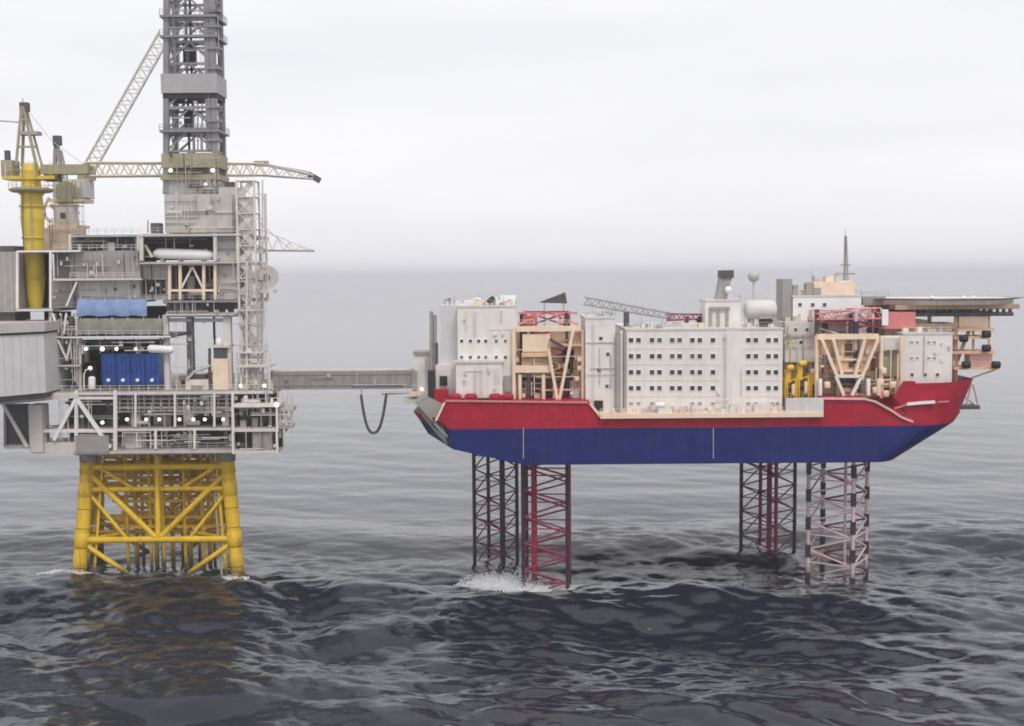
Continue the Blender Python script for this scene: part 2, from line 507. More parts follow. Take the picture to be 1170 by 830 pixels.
WAVE_HS, WAVE_WIND, WAVE_DIR, CHOP = 2.0, 9.5, (0.30, 1.0), 0.85
FIELD_L = 620.0
FIELD = ocean_field(1024, FIELD_L, WAVE_HS, WAVE_WIND, WAVE_DIR, 11)
def swell(X, Y):
    """the crest line bends away from the camera towards the fixed platform"""
    y0 = 228.0 + 15.0 / (1 + np.exp((np.clip(X, -200, 200) + 35) / 8.0)) - 3 * np.sin(X / 23.0 + 2)
    ph = (Y - y0) / 58.0 * 2 * np.pi
    return 1.45 * (np.cos(ph) + 0.25 * np.cos(2 * ph)) * np.exp(-((Y - 228) / 75.0) ** 2)
def sea_height(x, y):
    x, y = np.array([x]), np.array([y])
    return float((sample(FIELD[0], FIELD_L, x, y) * 1.3 + swell(x, y))[0])
def build_sea():
    ys = np.concatenate([np.arange(60, 130, 3.0), graded(130, 300, 0.55, 42000, 1.026)])
    xp = graded(0, 150, 0.72, 30000, 1.04)
    xs = np.concatenate([-xp[:0:-1], xp])
    X, Y = np.meshgrid(xs, ys, indexing='xy')
    sx, sy = np.gradient(xs), np.gradient(ys)
    step = np.maximum(sx[None, :], sy[:, None])
    fade = np.clip((16.0 - step) / 12.0, 0, 1)
    f = [sample(F, FIELD_L, X, Y) for F in FIELD]
    # a rough patch of wind sea in front of the platforms, smoother swell beyond them
    s = np.clip((Y - 250 - 14 * np.sin(X / 37.0) - 10 * np.sin(X / 17.0 + Y / 23.0)) / 70.0, 0, 1)
    chop = 1 - s * s * (3 - 2 * s)
    patch = 0.82 + 0.18 * np.sin(X / 41.0 + 1.3 + Y / 90.0) + 0.16 * np.sin(Y / 29.0 - X / 63.0)
    chop = chop * patch
    fade = fade * (0.26 + 1.6 * chop)
    # one long swell running in under the platforms
    Z = f[0] * fade + swell(X, Y)
    PX, PY = X + CHOP * f[1] * fade, Y + CHOP * f[2] * fade
    J = (1 + CHOP * f[3]) * (1 + CHOP * f[4]) - (CHOP * f[5]) ** 2
    foam = np.clip((0.42 - J) / 0.45, 0, 1) * np.clip(fade, 0, 1)
    for (lx, ly, lr) in LEG_WATER:
        d = np.hypot((X - lx) * (0.75 + .25 * np.sin(Y * .7)), (Y - ly) * 0.8)
        foam = np.maximum(foam, np.clip(1.2 - d / lr, 0, 0.8))
    ny, nx = X.shape
    co = np.stack([PX, PY, Z], -1).reshape(-1, 3).astype(np.float32)
    idx = np.arange(nx * ny).reshape(ny, nx)
    q = np.stack([idx[:-1, :-1], idx[:-1, 1:], idx[1:, 1:], idx[1:, :-1]], -1).reshape(-1, 4).astype(np.int32)
    me = bpy.data.meshes.new('sea')
    me.vertices.add(len(co)); me.vertices.foreach_set('co', co.ravel())
    me.loops.add(q.size); me.loops.foreach_set('vertex_index', q.ravel())
    me.polygons.add(len(q))
    me.polygons.foreach_set('loop_start', np.arange(0, q.size, 4, dtype=np.int32))
    me.update(calc_edges=True)
    me.polygons.foreach_set('use_smooth', np.ones(len(q), dtype=bool))
    at = me.attributes.new('foam', 'FLOAT', 'POINT')
    at.data.foreach_set('value', foam.ravel().astype(np.float32))
    at = me.attributes.new('chop', 'FLOAT', 'POINT')
    at.data.foreach_set('value', chop.ravel().astype(np.float32))
    o = bpy.data.objects.new('sea', me)
    COL.objects.link(o)
    o['kind'] = 'structure'
    o['label'] = 'dark grey rolling sea under an overcast sky'
    # water
    m = bpy.data.materials.new('sea_water'); m.use_nodes = True
    n, l = m.node_tree.nodes, m.node_tree.links
    b = n['Principled BSDF']
    b.inputs['Roughness'].default_value = 0.16
    b.inputs['IOR'].default_value = 1.52
    geo = n.new('ShaderNodeNewGeometry')
    mp = n.new('ShaderNodeMapping'); mp.inputs['Scale'].default_value = (0.55, 1.0, 1.0)
    mp.inputs['Rotation'].default_value = (0, 0, R(16))
    l.new(geo.outputs['Position'], mp.inputs['Vector'])
    n1 = n.new('ShaderNodeTexNoise'); n1.inputs['Scale'].default_value = 0.9; n1.inputs['Detail'].default_value = 4; n1.inputs['Roughness'].default_value = 0.5
    l.new(mp.outputs['Vector'], n1.inputs['Vector'])
    bp = n.new('ShaderNodeBump'); bp.inputs['Distance'].default_value = 0.35
    ca = n.new('ShaderNodeAttribute'); ca.attribute_name = 'chop'
    cs = n.new('ShaderNodeMath'); cs.operation = 'MULTIPLY_ADD'; cs.inputs[1].default_value = 0.45; cs.inputs[2].default_value = 0.06
    l.new(ca.outputs['Fac'], cs.inputs[0]); l.new(cs.outputs[0], bp.inputs['Strength'])
    l.new(n1.outputs['Fac'], bp.inputs['Height'])
    l.new(bp.outputs['Normal'], b.inputs['Normal'])
    fa = n.new('ShaderNodeAttribute'); fa.attribute_name = 'foam'
    n2 = n.new('ShaderNodeTexNoise'); n2.inputs['Scale'].default_value = 0.8; n2.inputs['Detail'].default_value = 8; n2.inputs['Roughness'].default_value = 0.7
    l.new(mp.outputs['Vector'], n2.inputs['Vector'])
    ma = n.new('ShaderNodeMath'); ma.operation = 'ADD'
    l.new(fa.outputs['Fac'], ma.inputs[0]); l.new(n2.outputs['Fac'], ma.inputs[1])
    rp = n.new('ShaderNodeValToRGB')
    rp.color_ramp.elements[0].position = 0.80; rp.color_ramp.elements[0].color = (0, 0, 0, 1)
    rp.color_ramp.elements[1].position = 1.0; rp.color_ramp.elements[1].color = (1, 1, 1, 1)
    sub = n.new('ShaderNodeMath'); sub.operation = 'MULTIPLY'; sub.inputs[1].default_value = 0.72
    l.new(ma.outputs[0], sub.inputs[0]); l.new(sub.outputs[0], rp.inputs['Fac'])
    cm = n.new('ShaderNodeMixRGB')
    cm.inputs[1].default_value = (0.009, 0.0125, 0.022, 1)
    cm.inputs[2].default_value = (0.72, 0.73, 0.75, 1)
    l.new(rp.outputs['Color'], cm.inputs[0]); l.new(cm.outputs['Color'], b.inputs['Base Color'])
    rm = n.new('ShaderNodeMath'); rm.operation = 'MULTIPLY_ADD'; rm.inputs[1].default_value = 0.5; rm.inputs[2].default_value = 0.13
    l.new(rp.outputs['Color'], rm.inputs[0]); l.new(rm.outputs[0], b.inputs['Roughness'])
    me.materials.append(m)
    return o

def build_spray(spots):
    """flung water where the sea breaks against the legs: thousands of droplets, one object"""
    rd = random.Random(5)
    v, f = [], []
    sv = [(1, 0, 0), (-1, 0, 0), (0, 1, 0), (0, -1, 0), (0, 0, 1), (0, 0, -1)]
    sf = [(0, 2, 4), (2, 1, 4), (1, 3, 4), (3, 0, 4), (2, 0, 5), (1, 2, 5), (3, 1, 5), (0, 3, 5)]
    for (x, y, rx, ry, h, n) in spots:
        for i in range(n):
            a, q = rd.uniform(0, 2 * math.pi), math.sqrt(rd.random())
            px, py = x + rx * q * math.cos(a), y + ry * q * math.sin(a)
            g = float(sea_height(px, py))
            pz = g + abs(rd.gauss(0, 1)) * h * (1 - .7 * q)
            r = rd.uniform(.05, .17) * (1.2 - .5 * min(1, (pz - g) / (h + .01)))
            k = len(v)
            v += [(px + r * s[0], py + r * s[1], pz + r * s[2]) for s in sv]
            f += [tuple(k + t for t in q_) for q_ in sf]
    me = bpy.data.meshes.new('spray'); me.from_pydata(v, [], f); me.materials.append(mat('spray_white', (0.80, 0.81, 0.83), 0.6, var=0.02))
    o = bpy.data.objects.new('spray', me); COL.objects.link(o)
    o['kind'] = 'stuff'; o['label'] = 'white spray thrown up where waves hit the legs'

def build_haze():
    v, f = unit_cube()
    me = bpy.data.meshes.new('haze')
    x0, x1, y0, y1, z0, z1 = -34000, 34000, -60, 47000, -12, 137
    me.from_pydata([((x0, x1)[x > 0], (y0, y1)[y > 0], (z0, z1)[z > 0]) for x, y, z in v], [], f)
    m = bpy.data.materials.new('haze_air'); m.use_nodes = True
    n, l = m.node_tree.nodes, m.node_tree.links
    n.remove(n['Principled BSDF'])
    pv = n.new('ShaderNodeVolumePrincipled')
    pv.inputs['Color'].default_value = (0.93, 0.93, 0.97, 1)
    pv.inputs['Density'].default_value = 0.00014
    l.new(pv.outputs['Volume'], n['Material Output'].inputs['Volume'])
    me.materials.append(m)
    o = bpy.data.objects.new('haze', me)
    COL.objects.link(o)
    o['kind'] = 'stuff'; o['label'] = 'thin pale sea haze over the whole scene'

# ================================================================== the accommodation jack-up
HY = 234.0                                    # near side of the hull
Z_BOT = Zp(800, 530, HY)                      # keel
Z_MID = Zp(800, 488.5, HY)                    # paint line
Z_LOW = Zp(800, 477, HY)                      # low deck amidships
Z_HI = Zp(590, 459, HY)                       # raised deck at the stern
Z_FWD = Zp(965, 455, HY)                      # raised deck forward
Z_BOW = Zp(1070, 436, HY + 4)                 # top of the bow bulwark
HW = 50.0                                     # hull width
x_of = lambda px, py=490: Xp(px, py, HY)

hull = thing('jackup_rig', 'red and blue jack-up rig hull standing on four lattice legs in the sea', 'rig', (x_of(800), HY + HW / 2, Z_BOT))
def outline(stern, chamfer, bow_start, bow_tip, dy=0.0, n=8, blunt=0.45):
    """plan of the hull: near stern corner -> bow -> far side"""
    y0, y1 = HY + dy, HY + HW - dy
    half = (y1 - y0) / 2
    p = [(stern - chamfer, y0 + 14), (stern, y0)]
    for k in (0.25, 0.5, 0.75):
        p.append((stern + (bow_start - stern) * k, y0))
    for i in range(n + 1):
        a = math.pi / 2 * i / n
        p.append((bow_start + (bow_tip - bow_start) * math.sin(a), y0 + half * blunt * (1 - math.cos(a))))
    q = [(x, y0 + y1 - y) for x, y in reversed(p)]
    return p + q
def loft(name, m, rings, parent, cap0=False, cap1=False):
    n = len(rings[0])
    v = [p for r in rings for p in r]
    f = []
    for k in range(len(rings) - 1):
        for i in range(n):
            j = (i + 1) % n
            f.append((k * n + i, k * n + j, (k + 1) * n + j, (k + 1) * n + i))
    if cap0: f.append(tuple(range(n - 1, -1, -1)))
    if cap1: f.append(tuple(range((len(rings) - 1) * n, len(rings) * n)))
    return mesh_obj(name, parent, m, v, f)
xs_, xk, xb, xt = x_of(514), x_of(600, 532), Xp(1028, 527, HY + 5), Xp(1088, 488, HY + 10)
o_mid = outline(xs_, 7.0, x_of(1050), xt)
o_bot = outline(xs_ + .6, 6.0, x_of(1000), xb, 0.0)
# bottom: raked up towards the stern, cut up steeply at the bow
def zb(x):
    zs = Zp(515, 513, HY)
    if x < xk: return zs + (Z_BOT - zs) * max(-.6, (x - xs_) / (xk - xs_))
    return Z_BOT
ob = list(o_bot)
# an extra station where the rake ends
def with_station(o, x):
    n = len(o) // 2
    near = sorted(range(1, 5), key=lambda i: abs(o[i][0] - x))[0]
    o = list(o); far = len(o) - 1 - 2
    o[2] = (x, o[2][1]); o[far] = (x, o[far][1])
    return o
o_bot, o_mid2 = with_station(o_bot, xk), with_station(o_mid, xk)
lower = loft('lower_hull', 'hull_blue', [[(x, y, zb(x)) for x, y in o_bot], [(x, y, Z_MID) for x, y in o_mid2]], hull, cap0=True, cap1=False)
o_up = outline(x_of(500), 6.0, x_of(1050), Xp(1096, 478, HY + 10))
o_mid3 = outline(xs_, 7.0, x_of(1050), xt)
mid_z = Z_LOW
red_low = loft('red_hull_band', 'hull_red', [[(x, y, Z_MID) for x, y in o_mid3], [(x, y, mid_z) for x, y in o_up]], hull, cap1=True)
# raised stern part, with its sloping break down to the low deck
def raised(name, m, x0b, x0t, x1t, x1b, z0, z1, yn0, yn1, parent=hull):
    pts = [(x0b, yn0, z0), (x1b, yn0, z0), (x1t, yn0, z1), (x0t, yn0, z1)]
    return prism(name, parent, m, pts, (0, yn1 - yn0, 0))
raised('stern_side', 'hull_red', x_of(500, 478), x_of(508, 460), x_of(673, 460), x_of(686, 477), Z_LOW - .01, Z_HI, HY + .004, HY + HW - .01)
raised('foredeck_side', 'hull_red', x_of(941, 478), x_of(941, 456), x_of(988, 456), x_of(1043, 482), Z_LOW - .01, Z_FWD, HY + .004, HY + HW - .01)
# gunwale strips in paler colours, highlights put into the paint
def edge(px, Y, w, m='pink_edge', name='gunwale'):
    pts = [V(x, y, Y) for x, y in px]
    for a, b in zip(pts[:-1], pts[1:]):
        beam(name, hull, m, a, b, w, w)
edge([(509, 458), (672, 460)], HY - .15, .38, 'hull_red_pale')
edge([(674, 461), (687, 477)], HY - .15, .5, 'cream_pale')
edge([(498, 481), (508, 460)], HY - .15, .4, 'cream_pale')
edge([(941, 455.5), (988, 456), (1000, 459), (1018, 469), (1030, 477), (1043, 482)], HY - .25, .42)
# white walkway along the low deck
x0, x1, z0, z1 = prect(686, 470, 941, 478.5, HY - 1.2)
box('walkway', hull, 'cream_pale', x0, x1, HY - 1.2, HY + 3, Z_LOW + .01, Z_LOW + .9)
pbox('bulwark', hull, 'off_white', (898, 455, 941, 475), HY - .9, .4)
railing(hull, 'white_paint', [(x0, HY - 1.0, Z_LOW + .9), (x1 - 8, HY - 1.0, Z_LOW + .9)], 1.1, 2.2)
# bow bulwark flaring outwards over the bow
def bow_ring(z, start, tip, dy):
    o = outline(x_of(1010), 0.0, start, tip, dy)
    return [(x, y, z) for x, y in o[5:-5]]
br = [bow_ring(Z_MID + 1.0, x_of(1045), Xp(1091, 484, HY + 10), .3), bow_ring((Z_MID + Z_BOW) / 2, x_of(1045), Xp(1101, 462, HY + 10), .3), bow_ring(Z_BOW, x_of(1042), Xp(1112, 436, HY + 10), .3)]
nb = len(br[0])
v = [p for r in br for p in r]
f = [(k * nb + i, k * nb + i + 1, (k + 1) * nb + i + 1, (k + 1) * nb + i) for k in range(2) for i in range(nb - 1)]
mesh_obj('bow_bulwark', hull, 'hull_red', v, f)
prism('bow_wing', hull, 'hull_red', [V(1022, 455, HY + .35), V(1040, 477, HY + .35), V(1046, 477, HY + .35), V(1046, 436, HY + .35), V(1034, 436, HY + .35)], (0, 1.0, 0))
box('bow_deck', hull, 'hull_red', x_of(1000), x_of(1092), HY + 8, HY + HW - 8, Z_LOW, Z_BOW - 1.0)
edge([(1036, 462), (1052, 460.5), (1068, 459.5)], HY + .1, .55, 'white_bright', 'white_bar')  # short white bar set across the red bow
edge([(1022, 467), (1036, 462.5)], HY + .1, .3, 'hull_red_pale', 'knuckle_highlight')  # highlight along the knuckle, painted as a pale strip
edge([(1068, 459.8), (1078, 459.2), (1084, 458.8)], HY + 1.2, .3, 'hull_red_pale', 'knuckle_highlight')  # the same painted highlight, carried on towards the bow tip
for px in (598, 815):
    p, q = V(px, 489, HY - .02), V(px, 524, HY - .02)
    beam('draught_mark', hull, 'grey_clad', p, q, .16, .1)
# grey stern sponson under the gangway landing
sp = [V(474, 459, HY + 3), V(488, 453, HY + 3), V(506, 462, HY + 3), V(513, 490, HY + 3), V(513, 511, HY + 3), V(498, 495, HY + 3), V(482, 475, HY + 3)]
sp = [(p.x, 0, p.z) for p in sp]
prism('stern_sponson', hull, 'grey', [(x, HY + 3, z) for x, y, z in sp], (0, 24, 0))
pbox('stern_recess', hull, 'near_black', (489, 424, 496, 466), HY + 3.4, 3)
pbox('stern_corner', hull, 'hull_red', (496, 446, 512, 463), HY + 3.2, 3)
beam('sponson_edge', hull, 'grey_clad', V(497, 484, HY + 2.6), V(513, 500, HY + 2.6), 1.1, .4)
beam('sponson_edge', hull, 'grey_dark', V(478, 466, HY + 2.7), V(498, 489, HY + 2.7), .5, .4)

# ------------------------------------------------------------------ legs
def jackup_leg(label, cx, cy, Rr, ang, z0, z1, skip, chord_m, brace_m, rc, rb, bay, core=(0, .4, 'leg_maroon'), pale=False):
    """a lattice leg through the hull: a part of the rig; its chords and braces are sub-parts"""
    c = []
    for k in range(4):
        a = ang + k * math.pi / 2
        c.append((cx + Rr * math.cos(a), cy + Rr * math.sin(a)))
    n = int((z1 - z0) / bay)
    z0 = z1 - n * bay
    bays = [k for k in range(n) if not (z0 + k * bay > skip[0] - 1 and z0 + (k + 1) * bay < skip[1] + 1)]
    ox, rp, pm = core                          # the raw water pipe that runs down inside the lattice
    mb = MB()
    mb.shape('cyl16', dirM((cx + ox, cy, z0), (cx + ox, cy, z1 - 1), rp, rp))
    t = mb.build('leg', pm, hull)
    t['label'] = label
    for k in bays:
        for i in range(4):
            strut('horizontal', t, brace_m[i % len(brace_m)], (*c[i], z0 + (k + 1) * bay), (*c[(i + 1) % 4], z0 + (k + 1) * bay), rb * .75)
    for i, (x, y) in enumerate(c):
        strut('chord', t, chord_m[i % len(chord_m)], (x, y, z0), (x, y, z1), rc)
        if pale:
            z = z0 + 1
            while z < z1 - 2:
                if not (skip[0] - 2 < z < skip[1]):
                    box('rack_plate', t, 'leg_dark', x - rc * 1.15, x + rc * 1.15, y - rc * 1.15, y + rc * 1.15, z, z + bay * .46)
                z += bay
    for k in bays:
        a, b = z0 + k * bay, z0 + (k + 1) * bay
        for i in range(4):
            p, q = c[i], c[(i + 1) % 4]
            m = brace_m[i % len(brace_m)]
            if i % 2 == 0: p, q = q, p
            strut('brace', t, m, (*p, b), (*q, b - bay * .55), rb)
            strut('brace', t, m, (*q, b - bay * .55), (*p, a), rb)
    return t
SK = (Z_BOT + 1, Z_HI - 1)
lx, ly = Xp(625, 676, 245), 245.5
jackup_leg('dark maroon lattice leg under the stern, standing nearest in churned white water', lx, ly, 6.5, R(225 - 5), -14, Zp(625, 357, ly), SK,
           ['leg_dark', 'leg_dark', 'leg_red', 'leg_dark'], ['leg_maroon', 'leg_maroon', 'leg_red', 'leg_red'], .42, .20, 5.6, core=(-2.6, .62, 'leg_red'))
LEG_WATER += [(lx - 6, ly - 2, 8.5), (lx - 11, ly + 4, 8), (lx - 1, ly - 5, 9), (lx + 3, ly - 3, 6)]
lx, ly = Xp(567, 643, 268), 268.0
jackup_leg('slim dark lattice leg under the stern, standing behind the red one', lx, ly, 5.2, R(200), -14, Zp(567, 380, ly), SK,
           ['leg_dark'], ['leg_maroon', 'leg_dark'], .42, .17, 5.6, core=(1.2, .3, 'leg_dark'))
LEG_WATER += [(lx, ly, 5)]
lx, ly = Xp(956, 667, 246), 246.0
jackup_leg('pale pink lattice leg with dark dashes under the bow, nearest on the right', lx, ly, 6.7, R(192), -14, Zp(965, 354, ly), SK,
           ['leg_pink'], ['leg_pink', 'leg_pink', 'leg_maroon', 'leg_pink'], .40, .20, 5.9, core=(1.6, .3, 'leg_pink'), pale=True)
LEG_WATER += [(lx, ly, 6)]
lx, ly = Xp(877, 634, 273), 273.0
jackup_leg('dark lattice leg with one thick red centre line, behind the pale pink leg', lx, ly, 6.4, R(184), -14, Zp(877, 395, ly), SK,
           ['leg_dark', 'leg_maroon'], ['leg_maroon', 'leg_dark'], .44, .17, 5.9, core=(.3, .62, 'leg_maroon'))
LEG_WATER += [(lx, ly, 5)]

# ------------------------------------------------------------------ jacking houses round the near legs
def wall_frame(t, Y, rect, m, w, cols, rows, name='frame_bar'):
    px0, py0, px1, py1 = rect
    for c in cols: beam(name, t, m, V(c, py0, Y), V(c, py1, Y), w)
    for r in rows: beam(name, t, m, V(px0, r, Y), V(px1, r, Y), w)
jl = thing('jacking_house', 'cream jacking house with a white V brace round the stern leg', 'jacking house', (Xp(625, 458, 246), 246, Z_HI), 'jacking houses')
pbox('rear_wall', jl, 'cream', (588, 378, 668, 460), 252.5, 1)
pbox('side_panel', jl, 'cream_pale', (597, 382, 629, 402), 238.6, 1.2)
pbox('ring_beam', jl, 'cream_pale', (590, 373, 664, 379), 238.2, 1.5)
pbox('ring_beam', jl, 'cream', (596, 403, 630, 408), 238.3, 1.5)
pbox('ring_beam', jl, 'tan', (597, 409, 629, 413), 238.9, 1.0)
pbox('ring_beam', jl, 'cream_pale', (588, 418, 632, 426), 238.2, 1.6)
pbox('ring_beam', jl, 'tan', (590, 428, 632, 431), 238.9, 1.0)
pbox('platform', jl, 'cream', (626, 393, 664, 396), 238.4, 6)
for px in (587, 594, 604, 621, 666):
    strut('column', jl, 'cream_pale' if px != 604 else 'brown_dark', V(px, 459, 238.6), V(px, 377, 238.6) if px in (587, 666) else V(px, 428, 238.6), .40)
for a, b in (((627, 402), (637, 457)), ((655, 376), (639, 457)), ((628, 388), (646, 398))):
    beam('v_brace', jl, 'cream_pale' if b[0] != 646 else 'brown_dark', V(*a, 237.8), V(*b, 237.8), .85, .6)
for i, (a, b) in enumerate((((640, 392), (655, 386)), ((630, 412), (650, 424)), ((650, 412), (632, 424)))):
    beam('inner_brace', jl, 'tan', V(*a, 240), V(*b, 240), .5)
for k, (px, py) in enumerate(((662, 414), (662, 424), (659, 436), (668, 440), (667, 427))):
    vessel('jacking_motor', jl, 'cream_pale', V(px, py, 239), V(px, py - 6, 239), .55)
pbox('side_panel', jl, 'cream_pale', (630, 380, 652, 396), 240.2, .6)
pbox('side_panel', jl, 'cream', (656, 384, 668, 412), 239.6, .6)
pbox('side_panel', jl, 'cream', (596, 404, 630, 427), 239.6, .6)
pbox('drive_casing', jl, 'cream', (655, 412, 668, 458), 240.5, 3)
pbox('drive_casing', jl, 'brown_dark', (607, 434, 634, 459), 241.5, 2)
pbox('drive_casing', jl, 'brown_dark', (643, 400, 656, 458), 243, 2)
clutter(jl, Xp(590, 450, 239.5), Xp(664, 450, 239.5), 239.4, 241, Z_HI - .02, Zp(620, 436, 239), 16, ['cream', 'cream_pale', 'tan', 'off_white', 'brown_dark'], 3, .8)
clutter(jl, Xp(590, 450, 239.5), Xp(668, 450, 239.5), 240, 243, Zp(620, 418, 239), Zp(620, 384, 239), 12, ['cream', 'tan', 'off_white'], 8, .7)
railing(jl, 'cream_pale', [V(586, 372, 238.4), V(668, 372, 238.4)], 1.1, 1.8)
for a, b in (((592, 371), (625, 357)), ((625, 357), (660, 371)), ((592, 358), (660, 358)), ((610, 358), (610, 373)), ((640, 358), (640, 373))):
    beam('top_frame', jl, 'hull_red_pale', V(*a, 240.5), V(*b, 240.5), .4)
pbox('top_panel', jl, 'hull_red_pale', (596, 361, 614, 374), 241, 2)

jr = thing('jacking_house', 'cream jacking house with inward leaning white arms round the bow leg', 'jacking house', (Xp(967, 455, 246), 246, Z_FWD), 'jacking houses')
pbox('rear_wall', jr, 'cream', (932, 378, 1032, 456), 253.5, 1)
pbox('ring_beam', jr, 'cream_pale', (934, 382, 1004, 388), 238.4, 1.5)
pbox('side_panel', jr, 'cream', (936, 390, 944, 406), 239.2, 1.2)
pbox('side_panel', jr, 'white_paint', (1000, 384, 1034, 399), 240.5, 1.2)
for a, b in (((939, 388), (957, 432)), ((1003, 388), (984, 432)), ((952, 388), (962, 428)), ((988, 388), (977, 428))):
    beam('leaning_arm', jr, 'cream_pale', V(*a, 238.0), V(*b, 238.0), .75, .6)
for a, b in (((955, 430), (964, 452)), ((984, 430), (973, 452)), ((955, 430), (984, 430))):
    beam('leaning_arm', jr, 'white_paint', V(*a, 237.7), V(*b, 237.7), .65, .6)
prism('shield', jr, 'cream', [V(942, 386, 239.4), V(955, 428, 239.4), V(986, 428, 239.4), V(1001, 386, 239.4)], (0, 1.2, 0))
pbox('shield_opening', jr, 'tan', (950, 394, 961, 408), 239.2, .4)
pbox('shield_opening', jr, 'tan', (978, 394, 990, 408), 239.2, .4)
pbox('shield_opening', jr, 'brown_dark', (970, 414, 976, 420), 239.2, .4)
for k, py in enumerate((411, 424)): beam('shield_rib', jr, 'cream_pale', V(949 + k * 4, py, 239.1), V(994 - k * 5, py, 239.1), .4)
pbox('side_panel', jr, 'off_white', (1004, 386, 1033, 400), 240.0, .6)
pbox('side_panel', jr, 'khaki', (1006, 402, 1034, 430), 241.2, .6)
pbox('side_panel', jr, 'off_white', (897, 400, 940, 414), 243.6, .4)
pbox('shield_opening', jr, 'brown_dark', (966, 393, 974, 407), 239.1, .5)
pbox('drive_casing', jr, 'near_black', (960, 430, 976, 438), 239.2, 2)
pbox('drive_casing', jr, 'tan', (940, 428, 957, 455), 241, 2)
pbox('drive_casing', jr, 'tan', (983, 425, 1002, 455), 241, 2)
pbox('drive_casing', jr, 'cream', (1003, 402, 1032, 425), 242, 2)
for px in (937, 992, 1004):
    strut('column', jr, 'white_bright' if px != 1004 else 'cream_pale', V(px, 452, 237.9), V(px, 433, 237.9), .45)
for px in (933, 1007, 1030):
    strut('column', jr, 'cream_pale', V(px, 455, 239), V(px, 384, 239), .4)
for px, py in ((1009, 424), (1000, 446), (1012, 450), (945, 440), (1020, 440), (1006, 437)):
    vessel('jacking_motor', jr, 'cream_pale', V(px, py + 4, 238.5), V(px, py - 4, 238.5), .7)
clutter(jr, Xp(934, 450, 239.5), Xp(1030, 450, 239.5), 239.6, 242, Z_FWD - .02, Zp(980, 425, 239), 22, ['cream', 'cream_pale', 'tan', 'khaki', 'brown_dark'], 5, .8)
clutter(jr, Xp(936, 450, 239.5), Xp(1030, 450, 239.5), 241, 244, Zp(980, 425, 239), Zp(980, 388, 239), 14, ['cream', 'tan', 'cream_pale'], 6, .7)

# ------------------------------------------------------------------ accommodation blocks
def block(name, label, rect, Y, depth, m='white_paint', z_floor=None, parapet=True, cat='deckhouse', group='white accommodation blocks'):
    x0, x1, z0, z1 = prect(*rect, Y)
    if z_floor is not None: z0 = z_floor
    t = thing(name, label, cat, ((x0 + x1) / 2, Y + depth / 2, z0), group)
    box('wall', t, m, x0, x1, Y, Y + depth, z0 - .02, z1)
    if parapet:
        box('roof_edge', t, 'off_white', x0 - .15, x1 + .15, Y - .15, Y + depth + .15, z1 - .25, z1 + .12)
        railing(t, 'off_white', [(x0, Y + .2, z1 + .1), (x1, Y + .2, z1 + .1), (x1, Y + depth - .2, z1 + .1)], 1.1, 2.4, .06)
    return t, (x0, x1, z0, z1)
# stern block
tb, (x0, x1, z0, z1) = block('deckhouse', 'tall white block at the stern with two rows of small round windows', (523, 350, 590, 458), 239.5, 20, 'white_paint', Z_HI)
windows(tb, 239.5, (527.5, 537.5, 547, 555, 567, 577.5), (390, 408.5), .62, .62)
window(tb, V(557, 414.5, 239.5), 1.1, .4)
pbox('set_back_wing', tb, 'grey_clad', (503, 349, 523, 458), 243, 15)  # grey instead of white, putting the side's shade into the colour
pbox('lower_wall', tb, 'white_paint', (521, 414, 574, 455), 237.2, 3)
pbox('lower_roof', tb, 'off_white', (517, 412.5, 576, 415), 236.9, 3.4)
pbox('door', tb, 'near_black', (502.5, 430, 511, 441), 240.9, .5)
pbox('porch', tb, 'white_paint', (498, 417, 521, 458), 241.3, 2)
pbox('hatch', tb, 'grey', (576, 430, 586, 448), 238.8, .7)
for i in range(6):
    tube('roof_pipe', tb, 'white_bright', [V(531 + i * 9.5, 350, 242 + i % 3), V(532 + i * 9.5, 345 - i % 2 * 3, 242 + i % 3), V(538 + i * 9.5, 344 - i % 2 * 3, 242 + i % 3), V(540 + i * 9.5, 350, 242 + i % 3)], .28)
vessel('roof_vent', tb, 'near_black', V(557, 346, 241), V(565, 340, 241), .55)
pbox('roof_unit', tb, 'white_bright', (571, 338, 590, 350), 245, 4)
for px in (493, 497):
    strut('exhaust_pipe', tb, 'grey', V(px, 458, 243.5), V(px, 356 + (px - 493), 243.5), .38)
mbp = [V(509, 458, 241), V(509, 400, 241)]
strut('drain_pipe', tb, 'grey_dark', V(499, 440, 242.6), V(499, 392, 242.6), .3)
# narrow block
nbk, (x0, x1, z0, z1) = block('deckhouse', 'narrow white block with four staggered portholes left of the main block', (669, 363, 703, 470), 237.0, 16, 'white_paint', Z_LOW)
for px, py in ((686.5, 387), (694.5, 405), (684.5, 423.5), (693.5, 441.5)):
    window(nbk, V(px, py, 237.0), .72, .72)
pbox('doorway', nbk, 'near_black', (679, 458, 689, 469), 236.7, .4)
for px, w in ((706, .5), (714, .36)):
    strut('duct', nbk, 'grey', V(px, 470, 236.2), V(px, 380, 236.2), w, 'cyl16')
strut('duct', nbk, 'white_bright', V(710, 470, 236.6), V(710, 378, 236.6), .3)
